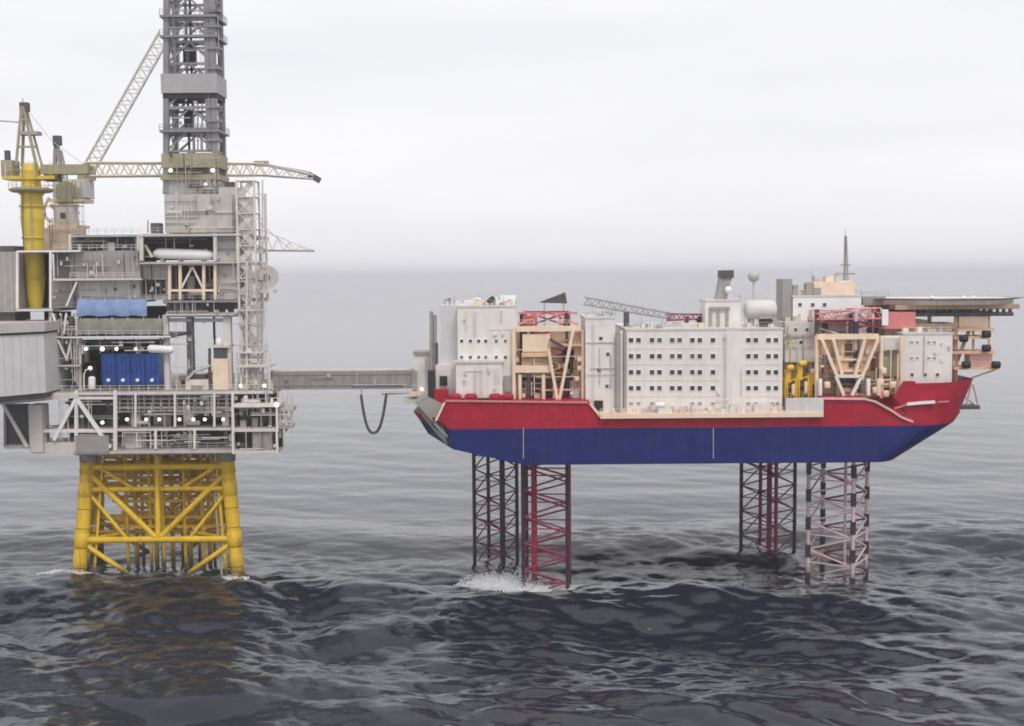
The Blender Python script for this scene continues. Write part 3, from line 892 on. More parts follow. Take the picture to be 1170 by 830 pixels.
# main block
mbk, (x0, x1, z0, z1) = block('accommodation_block', 'largest white block with five rows of paired square windows', (716, 376, 894, 472), 236.0, 30, 'white_paint', Z_LOW)
Zm = z1
cols = (721, 729.5, 745, 753.5, 768, 776.5, 791, 799.5, 814.5, 855, 863.5, 878, 886.5)
windows(mbk, 236.0, cols, (389, 407.3, 425.6, 443.8), .92, .92)
windows(mbk, 236.0, (721, 729.5, 745, 791, 799.5, 814.5, 855, 863.5, 882, 888), (461.5,), .80, .62, gm='grey')
pbox('stair_panel', mbk, 'white_paint', (829, 378, 846, 471), 235.86, .3)
for py in (398.2, 416.5, 434.7, 453):
    beam('floor_joint', mbk, 'white_paint', V(717, py, 235.97), V(893, py, 235.97), .08, .06)
for px, w in ((757, 9), (840, 10), (872, 20)):
    pbox('deck_locker', mbk, 'off_white', (px - w / 2, 462, px + w / 2, 471), 234.6, 1.0)
vessel('life_raft', mbk, 'white_bright', V(749, 463, 234.4), V(760, 463, 234.4), .55)
for px in (722, 757, 800):
    pbox('roof_unit', mbk, 'grey_light', (px, 369, px + 22, 376.5), 243 + px % 5, 4)
# roof items
ph, _ = block('penthouse', 'small white lift house with dark door posts on the roof', (806, 343, 846, 376), 241.0, 7, 'white_paint', Zm + .12, cat='roof house', group=None, parapet=True)
for px in (812, 821, 831):
    pbox('post', ph, 'grey', (px - 1.5, 352, px + 1.5, 373), 240.6, .6)
pbox('lintel', ph, 'grey', (811, 351, 834, 354), 240.5, .7)
fn = thing('funnel', 'dark slanted funnel rising above the small roof house', 'funnel', V(824, 345, 244), None)
pr = [V(818, 345, 244), V(830, 345, 244), V(834, 326, 244), V(838, 312, 244), V(824, 312, 244), V(822, 326, 244)]
prism('stack', fn, 'grey', pr, (0, 3, 0))
pbox('cap', fn, 'grey_dark', (823.5, 309, 838.5, 318), 243.7, 3.6)
ball('beacon', fn, 'white_bright', V(832, 331.5, 243.4), .75)
dm = thing('radar_dome', 'white satellite dome on a slim post above the main roof', 'radome', V(862, 372, 250), None)
ball('dome', dm, 'grey_light', V(861, 316, 250), 1.25)
strut('post', dm, 'grey_light', V(861, 376, 250), V(861, 320, 250), .18)
tk = thing('roof_tank', 'rounded white tank on the main roof beside the dark box', 'tank', V(868, 370, 246), None)
vessel('shell', tk, 'grey_clad', V(849, 354, 246), V(888, 354, 246), 2.0)
for px in (858, 879): pbox('saddle', tk, 'grey', (px - 2, 358, px + 2, 376.5), 245, 2)
bx = thing('roof_cabinet', 'small dark cabinet on the main roof under the white tank', 'cabinet', V(876, 374, 240), None)
pbox('body', bx, 'near_black', (869, 364, 883, 376.5), 240, 2)
pbox('lid', bx, 'grey', (868, 362.5, 884, 364.5), 239.8, 2.4)

# deck cranes lying on the roof
def lattice_boom(t, m, p, q, w0, w1, n, r, cap=None, up=Vector((0, 0, 1))):
    """four chord lattice from p to q, section w0 tapering to w1"""
    p, q = Vector(p), Vector(q)
    d = (q - p).normalized()
    s = d.cross(up).normalized(); u = s.cross(d).normalized()
    cs = []
    for a, b in ((-1, -1), (1, -1), (1, 1), (-1, 1)):
        c0, c1 = p + (s * a + u * b) * w0 / 2, q + (s * a + u * b) * w1 / 2
        cs.append((c0, c1)); strut('boom_chord', t, m, c0, c1, r)
    for i in range(4):
        (a0, a1), (b0, b1) = cs[i], cs[(i + 1) % 4]
        truss_face(t, m, a0, a1, b0, b1, n, r * .6, 'boom_lacing')
    return cs
cb = thing('stowed_crane', 'grey crane boom lying across the roofs from the jacking house to the main block', 'crane', V(716, 374, 246), None)
lattice_boom(cb, 'grey', V(668, 344, 252), V(770, 362, 246), 1.6, 1.2, 16, .14)
lattice_boom(cb, 'leg_maroon', V(762, 362.5, 246), V(806, 362, 246), 1.4, .9, 8, .15)
pbox('boom_rest', cb, 'grey_dark', (713, 357, 719, 376.5), 246, 1.2)
pbox('boom_rest', cb, 'grey_dark', (783, 362, 787, 376.5), 245.5, 1.2)
beam('hook_block', cb, 'near_black', V(796, 367, 246), V(806, 362, 246), 1.0)
fin = thing('wind_vane_panel', 'dark slanted sheet standing above the stern jacking house', 'panel', V(645, 358, 252), None)
prism('sheet', fin, 'grey_dark', [V(615, 346, 252), V(636, 338, 252), V(646, 334, 252), V(648, 347, 252)], (0, .5, 0))
for px in (622, 644): strut('stay', fin, 'grey_light', V(px, 346, 252.2), V(px, 380, 252.8), .15)

# forward house, wheelhouse, mast
fh, _ = block('deckhouse', 'beige two storey house beside the yellow machines', (897, 368, 933, 412), 244, 14, 'off_white', Zp(915, 412, 244), parapet=False)
box('support', fh, 'khaki', Xp(897, 440, 244), Xp(933, 440, 244), 245, 257, Z_LOW, Zp(915, 411, 244))
windows(fh, 244, (909, 922), (377,), .7, .7); windows(fh, 244, (915,), (391.5,), .7, .7)
pbox('floor_band', fh, 'grey_light', (895, 382, 934, 385), 243.7, .5)
wh, (x0, x1, z0, z1) = block('wheelhouse', 'white bridge house with three dots of windows below the mast', (906, 338, 984, 364), 250, 12, 'white_bright', Zp(945, 366, 250))
windows(wh, 250, (914, 928.5, 942), (348.5,), .75, .75, gm='grey_dark')
pbox('upper_storey', wh, 'cream_pale', (930, 322, 976, 339), 251.5, 8)
for px, w, h in ((909, 6, 12), (925, 8, 14), (935, 6, 9)):
    pbox('vent', wh, 'grey', (px - w / 2, 338 - h, px + w / 2, 339), 251, 2)
pbox('lift_shaft', wh, 'grey', (894, 319, 905, 366), 250.5, 6)
pbox('base_wall', wh, 'off_white', (896, 364, 1000, 385), 253, 10)
pbox('base_wall', wh, 'cream', (934, 380, 1032, 430), 254.5, 10)
ms = thing('radio_mast', 'thin tall grey mast on top of the bridge house', 'mast', V(966, 330, 254), None)
zt = V(966, 270, 254)
for dx, dy in ((-.5, -.4), (.5, -.4), (0, .5)):
    strut('mast_leg', ms, 'grey', V(966, 338, 254) + Vector((dx, dy, 0)), zt + Vector((dx * .3, dy * .3, 0)), .17)
strut('spreader', ms, 'grey', V(954, 313, 254), V(977, 313, 254), .16)
strut('spreader', ms, 'grey', V(960, 303, 254), V(972, 303, 254), .12)
strut('whip', ms, 'grey', zt, V(966, 262, 254), .06)
vessel('radar_scanner', ms, 'white_bright', V(960, 324, 252.6), V(973, 324, 252.6), .55)
# red crane boom forward
rc = thing('stowed_crane', 'red crane boom resting in front of the bridge house over the bow leg', 'crane', V(935, 368, 242), None)
lattice_boom(rc, 'hull_red_pale', V(932, 362, 241), V(1004, 358, 243), 1.2, 2.2, 10, .17)
lattice_boom(rc, 'leg_maroon', V(932, 366, 241), V(1004, 372, 243), .8, .8, 10, .13)
for px in (934, 973): pbox('boom_rest', rc, 'brown_dark', (px - 2, 354, px + 2, 384), 241.5, 1.0)
pbox('counterweight', rc, 'hull_red_pale', (1006, 357, 1046, 376), 245, 4)
pbox('cab', rc, 'white_bright', (1008, 354, 1015, 372), 243.5, 1.4)
pbox('pedestal', rc, 'brown_dark', (1004, 358, 1007, 384), 244, 3)
# yellow machines
for i, (px, top, w, lab) in enumerate(((903, 416, 13, 'yellow winch right against the main white block'),
                                     (917, 411, 14, 'tallest yellow winch, in the middle of its row of three'),
                                     (930, 420, 12, 'yellow winch with pale motors nearest the bow jacking house'))):
    Y = 239.5 + i * .4
    t = thing('deck_winch', lab, 'winch', V(px, 453, Y), 'yellow winches on deck')
    x0, x1, z0, z1 = prect(px - w / 2, top, px + w / 2, 453, Y)
    H = z1 - Z_LOW
    box('skid', t, 'khaki', x0, x1, Y, Y + 3.4, Z_LOW - .02, Z_LOW + H * .30)
    for x in (x0 + .12, x1 - .12):
        box('side_frame', t, 'machine_yellow', x - .12, x + .12, Y - .3, Y + 3, Z_LOW + H * .30, Z_LOW + H * .72)
    zc = Z_LOW + H * .52
    strut('drum', t, 'brown_dark', (x0 + .25, Y + .6, zc), (x1 - .25, Y + .6, zc), .75, 'cyl16')
    for x in (x0 + .3, x1 - .3): strut('flange', t, 'machine_yellow', (x - .1, Y + .6, zc), (x + .1, Y + .6, zc), 1.05, 'cyl16')
    box('gearbox', t, 'machine_yellow', x0 + .3, x0 + 1.3, Y + .2, Y + 2.2, Z_LOW + H * .62, Z_LOW + H * .86)
    vessel('motor', t, 'cream_pale' if i == 2 else 'machine_yellow', (x0 + .4, Y - .1, z1 - .9), (x1 - .4, Y + .4, z1 - .7), .6)
    box('guard', t, 'brown_dark', x0 + .4, x1 - .5, Y - .4, Y - .05, Z_LOW + .6, Z_LOW + H * .28)
    vessel('oil_tank', t, 'cream_pale', (x1 - .7, Y - .5, Z_LOW + H * .36), (x1 - .7, Y - .5, Z_LOW + H * .6), .35)
    tube('pipe', t, 'machine_yellow', [(x0 + .5, Y - .5, Z_LOW + .5), (x0 + .5, Y - .5, zc + 1), (x0 + 1.4, Y - .5, zc + 1.6), (x1 - .3, Y - .3, zc + 1.7)], .13)
    railing(t, 'machine_yellow', [(x0, Y - .6, Z_LOW + H * .30), (x1, Y - .6, Z_LOW + H * .30)], 1.1, 1.0, .07)
# bow block
bb, (x0, x1, z0, z1) = block('deckhouse', 'square white block above the red bow with seven windows in three rows', (1032, 381, 1088, 437), 240.5, 14, 'white_paint', Z_BOW - 1.02)
windows(bb, 240.5, (1041.5, 1048, 1061, 1067.5), (391.5, 409.5), .62, .5, gm='grey')
windows(bb, 240.5, (1042, 1057, 1071), (428.5,), .7, .7, gm='grey_dark')
pbox('back_house', bb, 'tan', (1010, 370, 1094, 384), 246, 8)
pbox('back_house', bb, 'khaki', (1012, 366, 1060, 372), 248, 6)
pbox('back_house', bb, 'cream', (1000, 398, 1033, 440), 246.5, 6)
# helideck
hd = thing('helideck', 'flat grey helicopter deck on dark girders above the bow', 'helideck', V(1078, 372, 258), None)
hx, hz = Xp(1072, 342, 258), Zp(1072, 342, 258)
def octagon(r, z, cy=258.0): return [(hx + r * math.cos(R(22.5 + 45 * k)), cy + r * math.sin(R(22.5 + 45 * k)), z) for k in range(8)]
prism('deck_plate', hd, 'pale_steel', octagon(15.2, hz - .9), (0, 0, 1.25))
o1, o2 = octagon(15.3, hz + .1), octagon(17.3, hz + .45)
for k in range(8):
    j = (k + 1) % 8
    mesh_obj('safety_net', hd, 'net_grey', [o1[k], o1[j], o2[j], o2[k], *[(p[0], p[1], p[2] - .12) for p in (o1[k], o1[j], o2[j], o2[k])]],
             [(0, 1, 2, 3), (7, 6, 5, 4), (0, 4, 5, 1), (1, 5, 6, 2), (2, 6, 7, 3), (3, 7, 4, 0)])
for k in range(7):
    y = 258 - 11 + k * 3.6
    beam('girder', hd, 'tan', (hx - 13, y, hz - 1.4), (hx + 13, y, hz - 1.4), .5, 1.0)
for y in (247.5, 258, 268):
    a0, a1 = Vector((hx - 12, y, hz - 1.5)), Vector((hx + 12, y, hz - 1.5))
    b0, b1 = Vector((hx - 12, y, hz - 3.0)), Vector((hx + 12, y, hz - 3.0))
    strut('truss_chord', hd, 'grey_dark', b0, b1, .4)
    truss_face(hd, 'grey_dark', a0, a1, b0, b1, 18, .2, both=True)
for px in (1030, 1062, 1094, 1118):
    strut('leg', hd, 'cream', V(px, 350, 252), V(min(px, 1084), 437, 252), .45)
for px in (1065, 1101, 1112): ball('deck_lamp', hd, 'white_bright', V(px, 340.5, 244.5), .45)
pbox('access_platform', hd, 'grey', (986, 339, 1012, 349), 252, 5)
railing(hd, 'grey', [V(984, 339, 252), V(1016, 339, 252)], 1.0, 2)
# lifeboat station at the bow
ls = thing('lifeboat_station', 'open beige davit platforms with dark rollers hanging below the helideck', 'davit', V(1112, 436, 247), None)
for py, a, b in ((377, 1088, 1136), (386, 1090, 1130), (403, 1088, 1138), (421, 1090, 1142)):
    pbox('platform', ls, 'cream', (a, py - 1.5, b, py + 1.5), 246, 6)
    railing(ls, 'cream_pale', [V(a, py - 1.5, 246.1), V(b, py - 1.5, 246.1)], 1.1, 1.6)
for px in (1093, 1112, 1130):
    strut('post', ls, 'cream', V(px, 355, 249), V(px, 422, 249), .28)
strut('hanger', ls, 'cream', V(1092, 440, 249), V(1092, 352, 249), .4)
for px, py in ((1101, 387), (1127, 382), (1104, 417), (1138, 417), (1127, 398)):
    strut('roller', ls, 'near_black', V(px - 4, py, 245.4), V(px + 4, py, 245.4), .75, 'cyl16')
    beam('roller_arm', ls, 'cream', V(px, py, 245.9), V(px, py + 2, 249), .4)
pbox('boat_hull', ls, 'pink_edge', (1108, 404, 1134, 420), 247.5, 3)
pbox('winch_house', ls, 'cream_pale', (1096, 361, 1128, 376), 248, 3)
beam('tie', ls, 'cream', V(1142, 421, 248.5), V(1096, 437, 249), .3)
# bow fender frame
ff = thing('bow_landing', 'small dark landing stage on pale struts hanging off the bow', 'landing stage', V(1108, 466, 246), None)
pbox('stage', ff, 'grey_dark', (1090, 464, 1120, 468), 246, 4)
for a, b in (((1110, 438), (1104, 464)), ((1112, 440), (1118, 464)), ((1098, 450), (1117, 465)), ((1094, 440), (1098, 464))):
    strut('strut', ff, 'leg_pink', V(*a, 248), V(*b, 248), .22)
# deck clutter at the stern rail
st = thing('stern_winch', 'low red mooring winches along the stern rail', 'winch', V(560, 458, 236), None)
for px in (520, 538, 566, 580):
    strut('drum', st, 'hull_red', V(px - 5, 454, 236.2), V(px + 5, 454, 236.2), .75, 'cyl16')
    pbox('frame', st, 'hull_red', (px - 7, 452, px - 5, 460.5), 235.6, 1.6)
    pbox('frame', st, 'hull_red', (px + 5, 452, px + 7, 460.5), 235.6, 1.6)

# small fittings that break up the clean deckhouse outlines
def fittings(t, px0, px1, py, Y, n, seed, mats=('white_paint', 'grey_light', 'off_white', 'grey', 'cream_pale'), hmax=7):
    """vents, boxes, gooseneck pipes and aerials standing on a roof edge at photo row py"""
    rd = random.Random(seed)
    for i in range(n):
        px = rd.uniform(px0, px1); y = Y + rd.uniform(.6, 6); m = rd.choice(mats)
        p = V(px, py, Y); p.y = y
        k = rd.random(); h = rd.uniform(.6, hmax * .18)
        if k < .4: box('roof_box', t, m, p.x - rd.uniform(.3, .9), p.x + rd.uniform(.3, .9), y, y + 1.2, p.z - .1, p.z + h)
        elif k < .65:
            strut('vent_pipe', t, m, (p.x, y, p.z - .1), (p.x, y, p.z + h), .2)
            strut('vent_cap', t, m, (p.x, y, p.z + h), (p.x, y, p.z + h + .25), .36)
        elif k < .85: tube('gooseneck', t, m, [(p.x, y, p.z - .1), (p.x, y, p.z + h * .8), (p.x + .25, y, p.z + h), (p.x + .6, y, p.z + h), (p.x + .75, y, p.z + h * .7)], .16)
        else: strut('aerial', t, 'grey', (p.x, y, p.z - .1), (p.x, y, p.z + h * 2.2), .05)
fittings(tb, 526, 588, 350, 240, 16, 1)
fittings(tb, 505, 521, 349, 243.5, 5, 2)
fittings(nbk, 671, 701, 363, 237.5, 8, 3)
fittings(mbk, 720, 804, 376, 236.5, 26, 4, hmax=6)
fittings(mbk, 848, 892, 376, 236.5, 10, 5, hmax=6)
fittings(bb, 1035, 1086, 381, 241, 12, 6)
fittings(wh, 908, 930, 338, 250.6, 5, 7)
fittings(wh, 932, 974, 322, 252, 10, 8, hmax=8)
fittings(fh, 899, 931, 368, 244.5, 7, 9)
def wall_items(t, rect, Y, n, seed, mats):
    """pipes, junction boxes and ladders fixed to a wall"""
    rd = random.Random(seed)
    x0, x1, z0, z1 = prect(*rect, Y)
    for i in range(n):
        x, z = rd.uniform(x0, x1), rd.uniform(z0, z1); m = rd.choice(mats); k = rd.random()
        if k < .35:
            strut('wall_pipe', t, m, (x, Y - .2, max(z0, z - rd.uniform(1, 6))), (x, Y - .2, min(z1, z + rd.uniform(1, 6))), rd.uniform(.05, .13))
        elif k < .6:
            strut('wall_pipe', t, m, (max(x0, x - rd.uniform(1, 7)), Y - .2, z), (min(x1, x + rd.uniform(1, 7)), Y - .2, z), rd.uniform(.05, .13))
        elif k < .9:
            w, h = rd.uniform(.25, .8), rd.uniform(.3, .9)
            box('wall_box', t, m, x - w / 2, x + w / 2, Y - rd.uniform(.15, .5), Y + .05, max(z0, z - h / 2), min(z1, z + h / 2))
        else:
            mb = MB()
            for dx in (-.22, .22): mb.bar((x + dx, Y - .25, z0), (x + dx, Y - .25, z1), .06)
            for q in range(int((z1 - z0) / .5)): mb.bar((x - .22, Y - .25, z0 + .5 * q), (x + .22, Y - .25, z0 + .5 * q), .05)
            mb.build('ladder', m, t)
WM = ('white_paint', 'off_white', 'grey_light')
wall_items(tb, (524, 355, 588, 384), 239.5, 7, 1, WM)
wall_items(tb, (524, 420, 572, 452), 237.2, 9, 2, WM)
wall_items(nbk, (670, 370, 702, 466), 237, 6, 3, WM)
wall_items(mbk, (818, 382, 852, 466), 235.8, 6, 4, WM)
wall_items(mbk, (718, 464, 892, 471), 236, 26, 5, ('off_white', 'grey_light', 'cream_pale', 'grey'))
wall_items(bb, (1034, 384, 1086, 434), 240.5, 5, 6, WM)
wall_items(wh, (910, 352, 982, 362), 250, 9, 7, WM)
wall_items(jl, (590, 382, 666, 456), 238.9, 26, 8, ('cream', 'cream_pale', 'tan', 'off_white', 'brown_dark'))
wall_items(jr, (934, 388, 1030, 452), 239.0, 34, 9, ('cream', 'cream_pale', 'tan', 'off_white', 'brown_dark'))
wall_items(fh, (897, 372, 933, 440), 243.6, 12, 10, ('khaki', 'off_white', 'machine_yellow', 'tan'))
# loose gear along the low deck walkway
lk = thing('deck_gear', 'row of small pale lockers and pipes along the walkway below the main block', 'lockers', (x_of(800), HY, Z_LOW + .9))
rdk = random.Random(12)
for i in range(34):
    x = rdk.uniform(x_of(692), x_of(930)); w = rdk.uniform(.4, 1.5)
    box('locker', lk, rdk.choice(('cream_pale', 'off_white', 'white_paint', 'grey_light', 'pink_edge')), x - w / 2, x + w / 2, HY - .3 + rdk.uniform(0, .8), HY + 1.2, Z_LOW + .88, Z_LOW + .9 + rdk.uniform(.3, 1.1))

# ================================================================== the fixed drilling platform
PY = 248.0                                    # front of its decks
Z_A = Zp(200, 447, PY)                        # main deck
Z_B = Zp(200, 489.5, PY)                      # cellar deck
Z_C = Zp(200, 513, PY)                        # lowest deck
Z_J = Zp(180, 521, 255)                       # top of jacket
PD = 46.0                                     # depth of the decks

# ------------------------------------------------------------------ jacket
jk = thing('platform_jacket', 'yellow steel jacket of crossed tubes carrying the drilling platform', 'jacket', (Xp(181, 640, 272), 272, 0))
JF, JB = 253.0, 276.0
def jleg(pxt, pxb, Yt, Yb):
    t = V(pxt, 521, Yt); b = V(pxb, 652, Yb)
    d = (b - t) * (1 / (b - t).z)
    return Vector(t), Vector((b.x - d.x * (b.z + 12), b.y - d.y * (b.z + 12), -12.0))
FLt, FLb = jleg(101, 91, JF + 2, JF - 1)
FRt, FRb = jleg(259, 271, JF + 2, JF - 1)
BLt = Vector((Xp(113, 521, JB), JB, FLt.z)); BLb = Vector((Xp(104, 640, JB), JB + 3, -12))
BRt = Vector((Xp(251, 521, JB), JB, FRt.z)); BRb = Vector((Xp(271, 640, JB), JB + 3, -12))
for a, b in ((FLt, FLb), (FRt, FRb), (BLt, BLb), (BRt, BRb)):
    strut('leg', jk, 'jacket_yellow', a, b, 1.5, 'cyl20')
def jat(T, B, z): return T.lerp(B, (T.z - z) / (T.z - B.z))
corners = [(FLt, FLb), (FRt, FRb), (BRt, BRb), (BLt, BLb)]
Z1, Z2, Z3 = Zp(181, 535, JF), Zp(181, 560, JF), Zp(181, 616.5, JF)
for z, r in ((Z1, .75), (Z2, .6), (Z3, .72)):
    for i in range(4):
        strut('horizontal', jk, 'jacket_yellow', jat(*corners[i], z), jat(*corners[(i + 1) % 4], z), r, 'cyl16')
for i in range(4):
    A, B = corners[i], corners[(i + 1) % 4]
    mlow = (jat(*A, Z3) + jat(*B, Z3)) / 2
    mtop = (jat(*A, Z1) + jat(*B, Z1)) / 2
    strut('brace', jk, 'jacket_yellow', mlow, jat(*A, Z1 - 1), .62, 'cyl16')
    strut('brace', jk, 'jacket_yellow', mlow, jat(*B, Z1 - 1), .62, 'cyl16')
    strut('post', jk, 'jacket_yellow', mlow, (mtop.x, mtop.y, Z_J + .3), .62, 'cyl16')
    for C, D in ((A, B), (B, A)):
        strut('brace', jk, 'jacket_yellow', jat(*C, Z3 - .5), jat(*C, Z3 - .5).lerp(jat(*D, -16), .52), .55, 'cyl16')
        strut('brace', jk, 'jacket_yellow', jat(*C, Z_J - 1), jat(*C, Z2).lerp(jat(*D, Z2), .34), .45, 'cyl16')
        strut('brace', jk, 'jacket_yellow', jat(*C, Z2), jat(*C, Z3).lerp(jat(*D, Z3), .30), .40, 'cyl16')
# inner frame and plan bracing
for z in (Z1, Z2, Z3):
    strut('plan_brace', jk, 'jacket_yellow', jat(*corners[0], z), jat(*corners[2], z), .45, 'cyl16')
    strut('plan_brace', jk, 'jacket_yellow', jat(*corners[1], z), jat(*corners[3], z), .45, 'cyl16')
    for t in (.33, .66):
        p, q = jat(*corners[0], z).lerp(jat(*corners[3], z), t), jat(*corners[1], z).lerp(jat(*corners[2], z), t)
        strut('plan_brace', jk, 'jacket_yellow', p, q, .42, 'cyl16')
rdj = random.Random(4)
for i in range(5):
    for j in range(3):
        x = FLt.x + 5 + (FRt.x - FLt.x - 10) * (i + .5) / 5 + rdj.uniform(-.6, .6)
        y = 259.5 + j * 5.5 + rdj.uniform(-.8, .8)
        strut('conductor', jk, 'jacket_yellow', (x, y, -12), (x, y, Z_J + .5), .38 + .12 * (j % 2), 'cyl16')
for z in ((Z2 * 2 + Z3) / 3, (Z2 + 2 * Z3) / 3, Z3 + 1.5):
    for y in (259.5, 265, 270.5):
        box('conductor_guide', jk, 'jacket_yellow', FLt.x + 3.5, FRt.x - 3.5, y - .3, y + .3, z - .3, z + .3)
    for k in range(5):
        x = FLt.x + 5 + (FRt.x - FLt.x - 10) * k / 4
        box('conductor_guide', jk, 'jacket_yellow', x - .25, x + .25, 258.5, 272, z - .24, z + .24)
for T, B in corners[:2]:
    for z in (Z1, Z2, Z3):
        p = jat(T, B, z)
        strut('node_can', jk, 'jacket_yellow', jat(T, B, z + 1.5), jat(T, B, z - 1.5), 1.62, 'cyl20')
for k, (dx, r) in enumerate(((2.6, .35), (3.6, .28), (-1.9, .3))):
    T, B = corners[1] if k < 2 else corners[0]
    dx = -dx if k < 2 else dx + 5
    off = Vector((dx, .6, 0))
    strut('riser', jk, 'khaki' if k == 1 else 'jacket_yellow', T + off + Vector((0, 0, .8)), B + off, r, 'cyl16')
    for z in (Z1 + 1, Z2 - 2, Z3 + 3, Z3 - 2):
        p = jat(T, B, z)
        beam('riser_clamp', jk, 'grey', p, p + off, .35)
for T, B in corners[:2]:
    for k in range(5):
        p = jat(T, B, 2.5 + k * 4.2)
        strut('weld_ring', jk, 'jacket_yellow', jat(T, B, p.z - .14), jat(T, B, p.z + .14), 1.56, 'cyl20')
LEG_WATER += [(jat(FLt, FLb, 0).x, jat(FLt, FLb, 0).y - 1, 6), (jat(FRt, FRb, 0).x, jat(FRt, FRb, 0).y, 3.5)]

# ------------------------------------------------------------------ deck structure
def lamp(parent, p, r=.42):
    return ball('lamp', parent, 'lamp_glow', p, r)
dk = thing('platform_deck', 'two storey grey deck frame with white posts on top of the yellow jacket', 'deck', (Xp(180, 500, 270), 271, Z_C - 1.2))
xL, xR = Xp(50, 480, PY), Xp(269, 480, PY)
for z, th, a, b in ((Z_A, .9, xL, xR + 8), (Z_B, .55, xL, xR), (Z_C, 1.3, Xp(84, 515, PY), xR)):
    box('deck_plate', dk, 'grey', a, b, PY + .4, PY + PD, z - th, z)
    beam('edge_beam', dk, 'pale_steel' if z != Z_C else 'grey_light', (a, PY + .15, z - th / 2), (b, PY + .15, z - th / 2), th * .8, .5)
box('shade_bulkhead', dk, 'grey_dark', xL + 2, xR + 7, PY + 9, PY + 9.5, Z_C, Z_A - .9)  # dark wall added to make the deck interior read as shaded
box('shade_bulkhead', dk, 'grey_dark', xL + 6, xR + 4, PY + 26, PY + 26.5, Z_C, Z_A - .9)  # second dark wall added for the shaded interior
mb = MB()
for i in range(9):
    x = Xp(96 + i * 20, 517, PY)
    mb.bar((x, PY + .6, Z_C - 1.5), (x, PY + PD - 1, Z_C - 1.5), .5)
mb.build('joists', 'grey', dk)
for c in corners:
    p = c[0]
    strut('stub_column', dk, 'grey', (p.x, p.y, Z_J - 1.2), (p.x, p.y, Z_C - .4), 1.9, 'cyl20')
def post(px, y0, y1, w=.55, m='white_paint', Y=PY): beam('post', dk, m, V(px, y0, Y), V(px, y1, Y), w)
for px in (87.5, 132): post(px, 446, 515, .7)
for px in (155, 200, 245): post(px, 449, 488, .42)
for px in (178, 222.5, 267): post(px, 490, 513, .5)
post(266, 449, 490, .5)
beam('truss_brace', dk, 'white_bright', V(87.5, 455, PY - .1), V(62, 503, PY - .1), .72)
beam('truss_brace', dk, 'white_bright', V(87.5, 455, PY - .1), V(126, 512, PY - .1), .72)
beam('rail_beam', dk, 'white_paint', V(49, 493, PY - .05), V(132, 493, PY - .05), .5)
beam('rail_beam', dk, 'pale_steel', V(50, 455, PY - .05), V(90, 452, PY - .05), 1.0)
beam('rail_beam', dk, 'white_paint', V(90, 455, PY - .05), V(132, 455, PY - .05), .55)
pbox('hopper', dk, 'grey', (86, 498, 124, 517), PY - .6, 5)
pbox('sill', dk, 'pale_steel', (36, 506, 86, 518), PY + .2, 8)
for y, m, w in ((452, 'pale_steel', .35), (456, 'grey', .5), (461, 'pale_steel', .55), (466, 'grey_light', .7), (470, 'grey', .5)):
    strut('pipe', dk, m, V(133, y, PY + 1 + (y % 3)), V(266, y, PY + 1 + (y % 3)), w / 2, 'cyl16')
for i in range(14):
    beam('pipe_support', dk, 'grey', V(137 + i * 9.4, 449, PY + .8), V(137 + i * 9.4, 471, PY + .8), .22)
for px in (145, 167, 182, 205, 221, 234, 255): lamp(dk, V(px, 479.5, PY + .2), .38)
lamp(dk, V(117, 483, PY + 1.2), .42)
clutter(dk, xL + 2.5, Xp(130, 480, PY), PY + 3, PY + 8, Z_B, Z_A - 1, 14, ['grey', 'grey_dark', 'grey_light', 'brown_dark'], 21)
clutter(dk, xL + 15, xR - 1, PY + 2, PY + 8, Z_B, Z_A - 4, 26, ['grey_light', 'grey', 'grey_dark', 'off_white', 'brown_dark'], 22)
clutter(dk, xL + 8, xR - 1, PY + 1.5, PY + 8, Z_C, Z_B - .6, 40, ['grey_light', 'grey', 'off_white', 'grey_dark', 'brown_dark', 'white_paint'], 23)
pbox('tank', dk, 'off_white', (142, 494, 162, 512), PY + 2, 3)
railing(dk, 'white_paint', [(xL, PY + .3, Z_A), (xR + 8, PY + .3, Z_A)], 1.2, 2.0, .08)
railing(dk, 'grey_light', [(xL + 8, PY + .3, Z_C), (xR, PY + .3, Z_C)], 1.1, 2.0, .07)

# projecting bay at the right corner
rb = thing('corner_bay', 'dark two storey bay with white frame projecting at the right deck corner', 'module', V(293, 516, 246), None)
for a, b, c in (((268, 463), (318, 491), 'grey_dark'), ((268, 491.5), (318, 516), 'grey_dark')):
    x0, x1, z0, z1 = prect(*a, *b, 247.5)
    box('back_wall', rb, c, x0, x1, 252, 253, z0, z1)
    box('floor', rb, 'pale_steel', x0, x1, 246.2, 252, z0 - .3, z0 + .35)
    for x in (x0, x1): beam('post', rb, 'white_paint', (x, 246.2, z0 - .3), (x, 246.2, z1), .45)
    clutter(rb, x0 + .5, x1 - .5, 248, 251, z0 + .35, z1 - .3, 9, ['grey', 'grey_dark', 'grey_light', 'brown_dark'], int(a[1]))
pbox('top_beam', rb, 'white_paint', (267, 462, 319, 465.5), 246.0, 6)
pbox('tank', rb, 'grey', (289, 494, 310, 516), 246.8, 3)
for px in (320, 327, 333):
    strut('riser_pipe', rb, 'pale_steel', V(px, 449, 249), V(px, 500 - (px - 320), 249), .3)
pbox('balcony', rb, 'grey_light', (318, 466, 335, 470), 248, 4)
pbox('balcony', rb, 'grey_light', (318, 486, 333, 490), 248, 4)
railing(rb, 'grey_light', [V(318, 466, 248.1), V(335, 466, 248.1)], 1.2, 1.2)
lamp(rb, V(316, 463, 245.9), .5)
clutter(rb, Xp(270, 455, 247), Xp(317, 455, 247), 247, 250, Zp(295, 463, 247), Zp(295, 447, 247), 12, ['grey_light', 'pale_steel', 'off_white'], 31, .7)

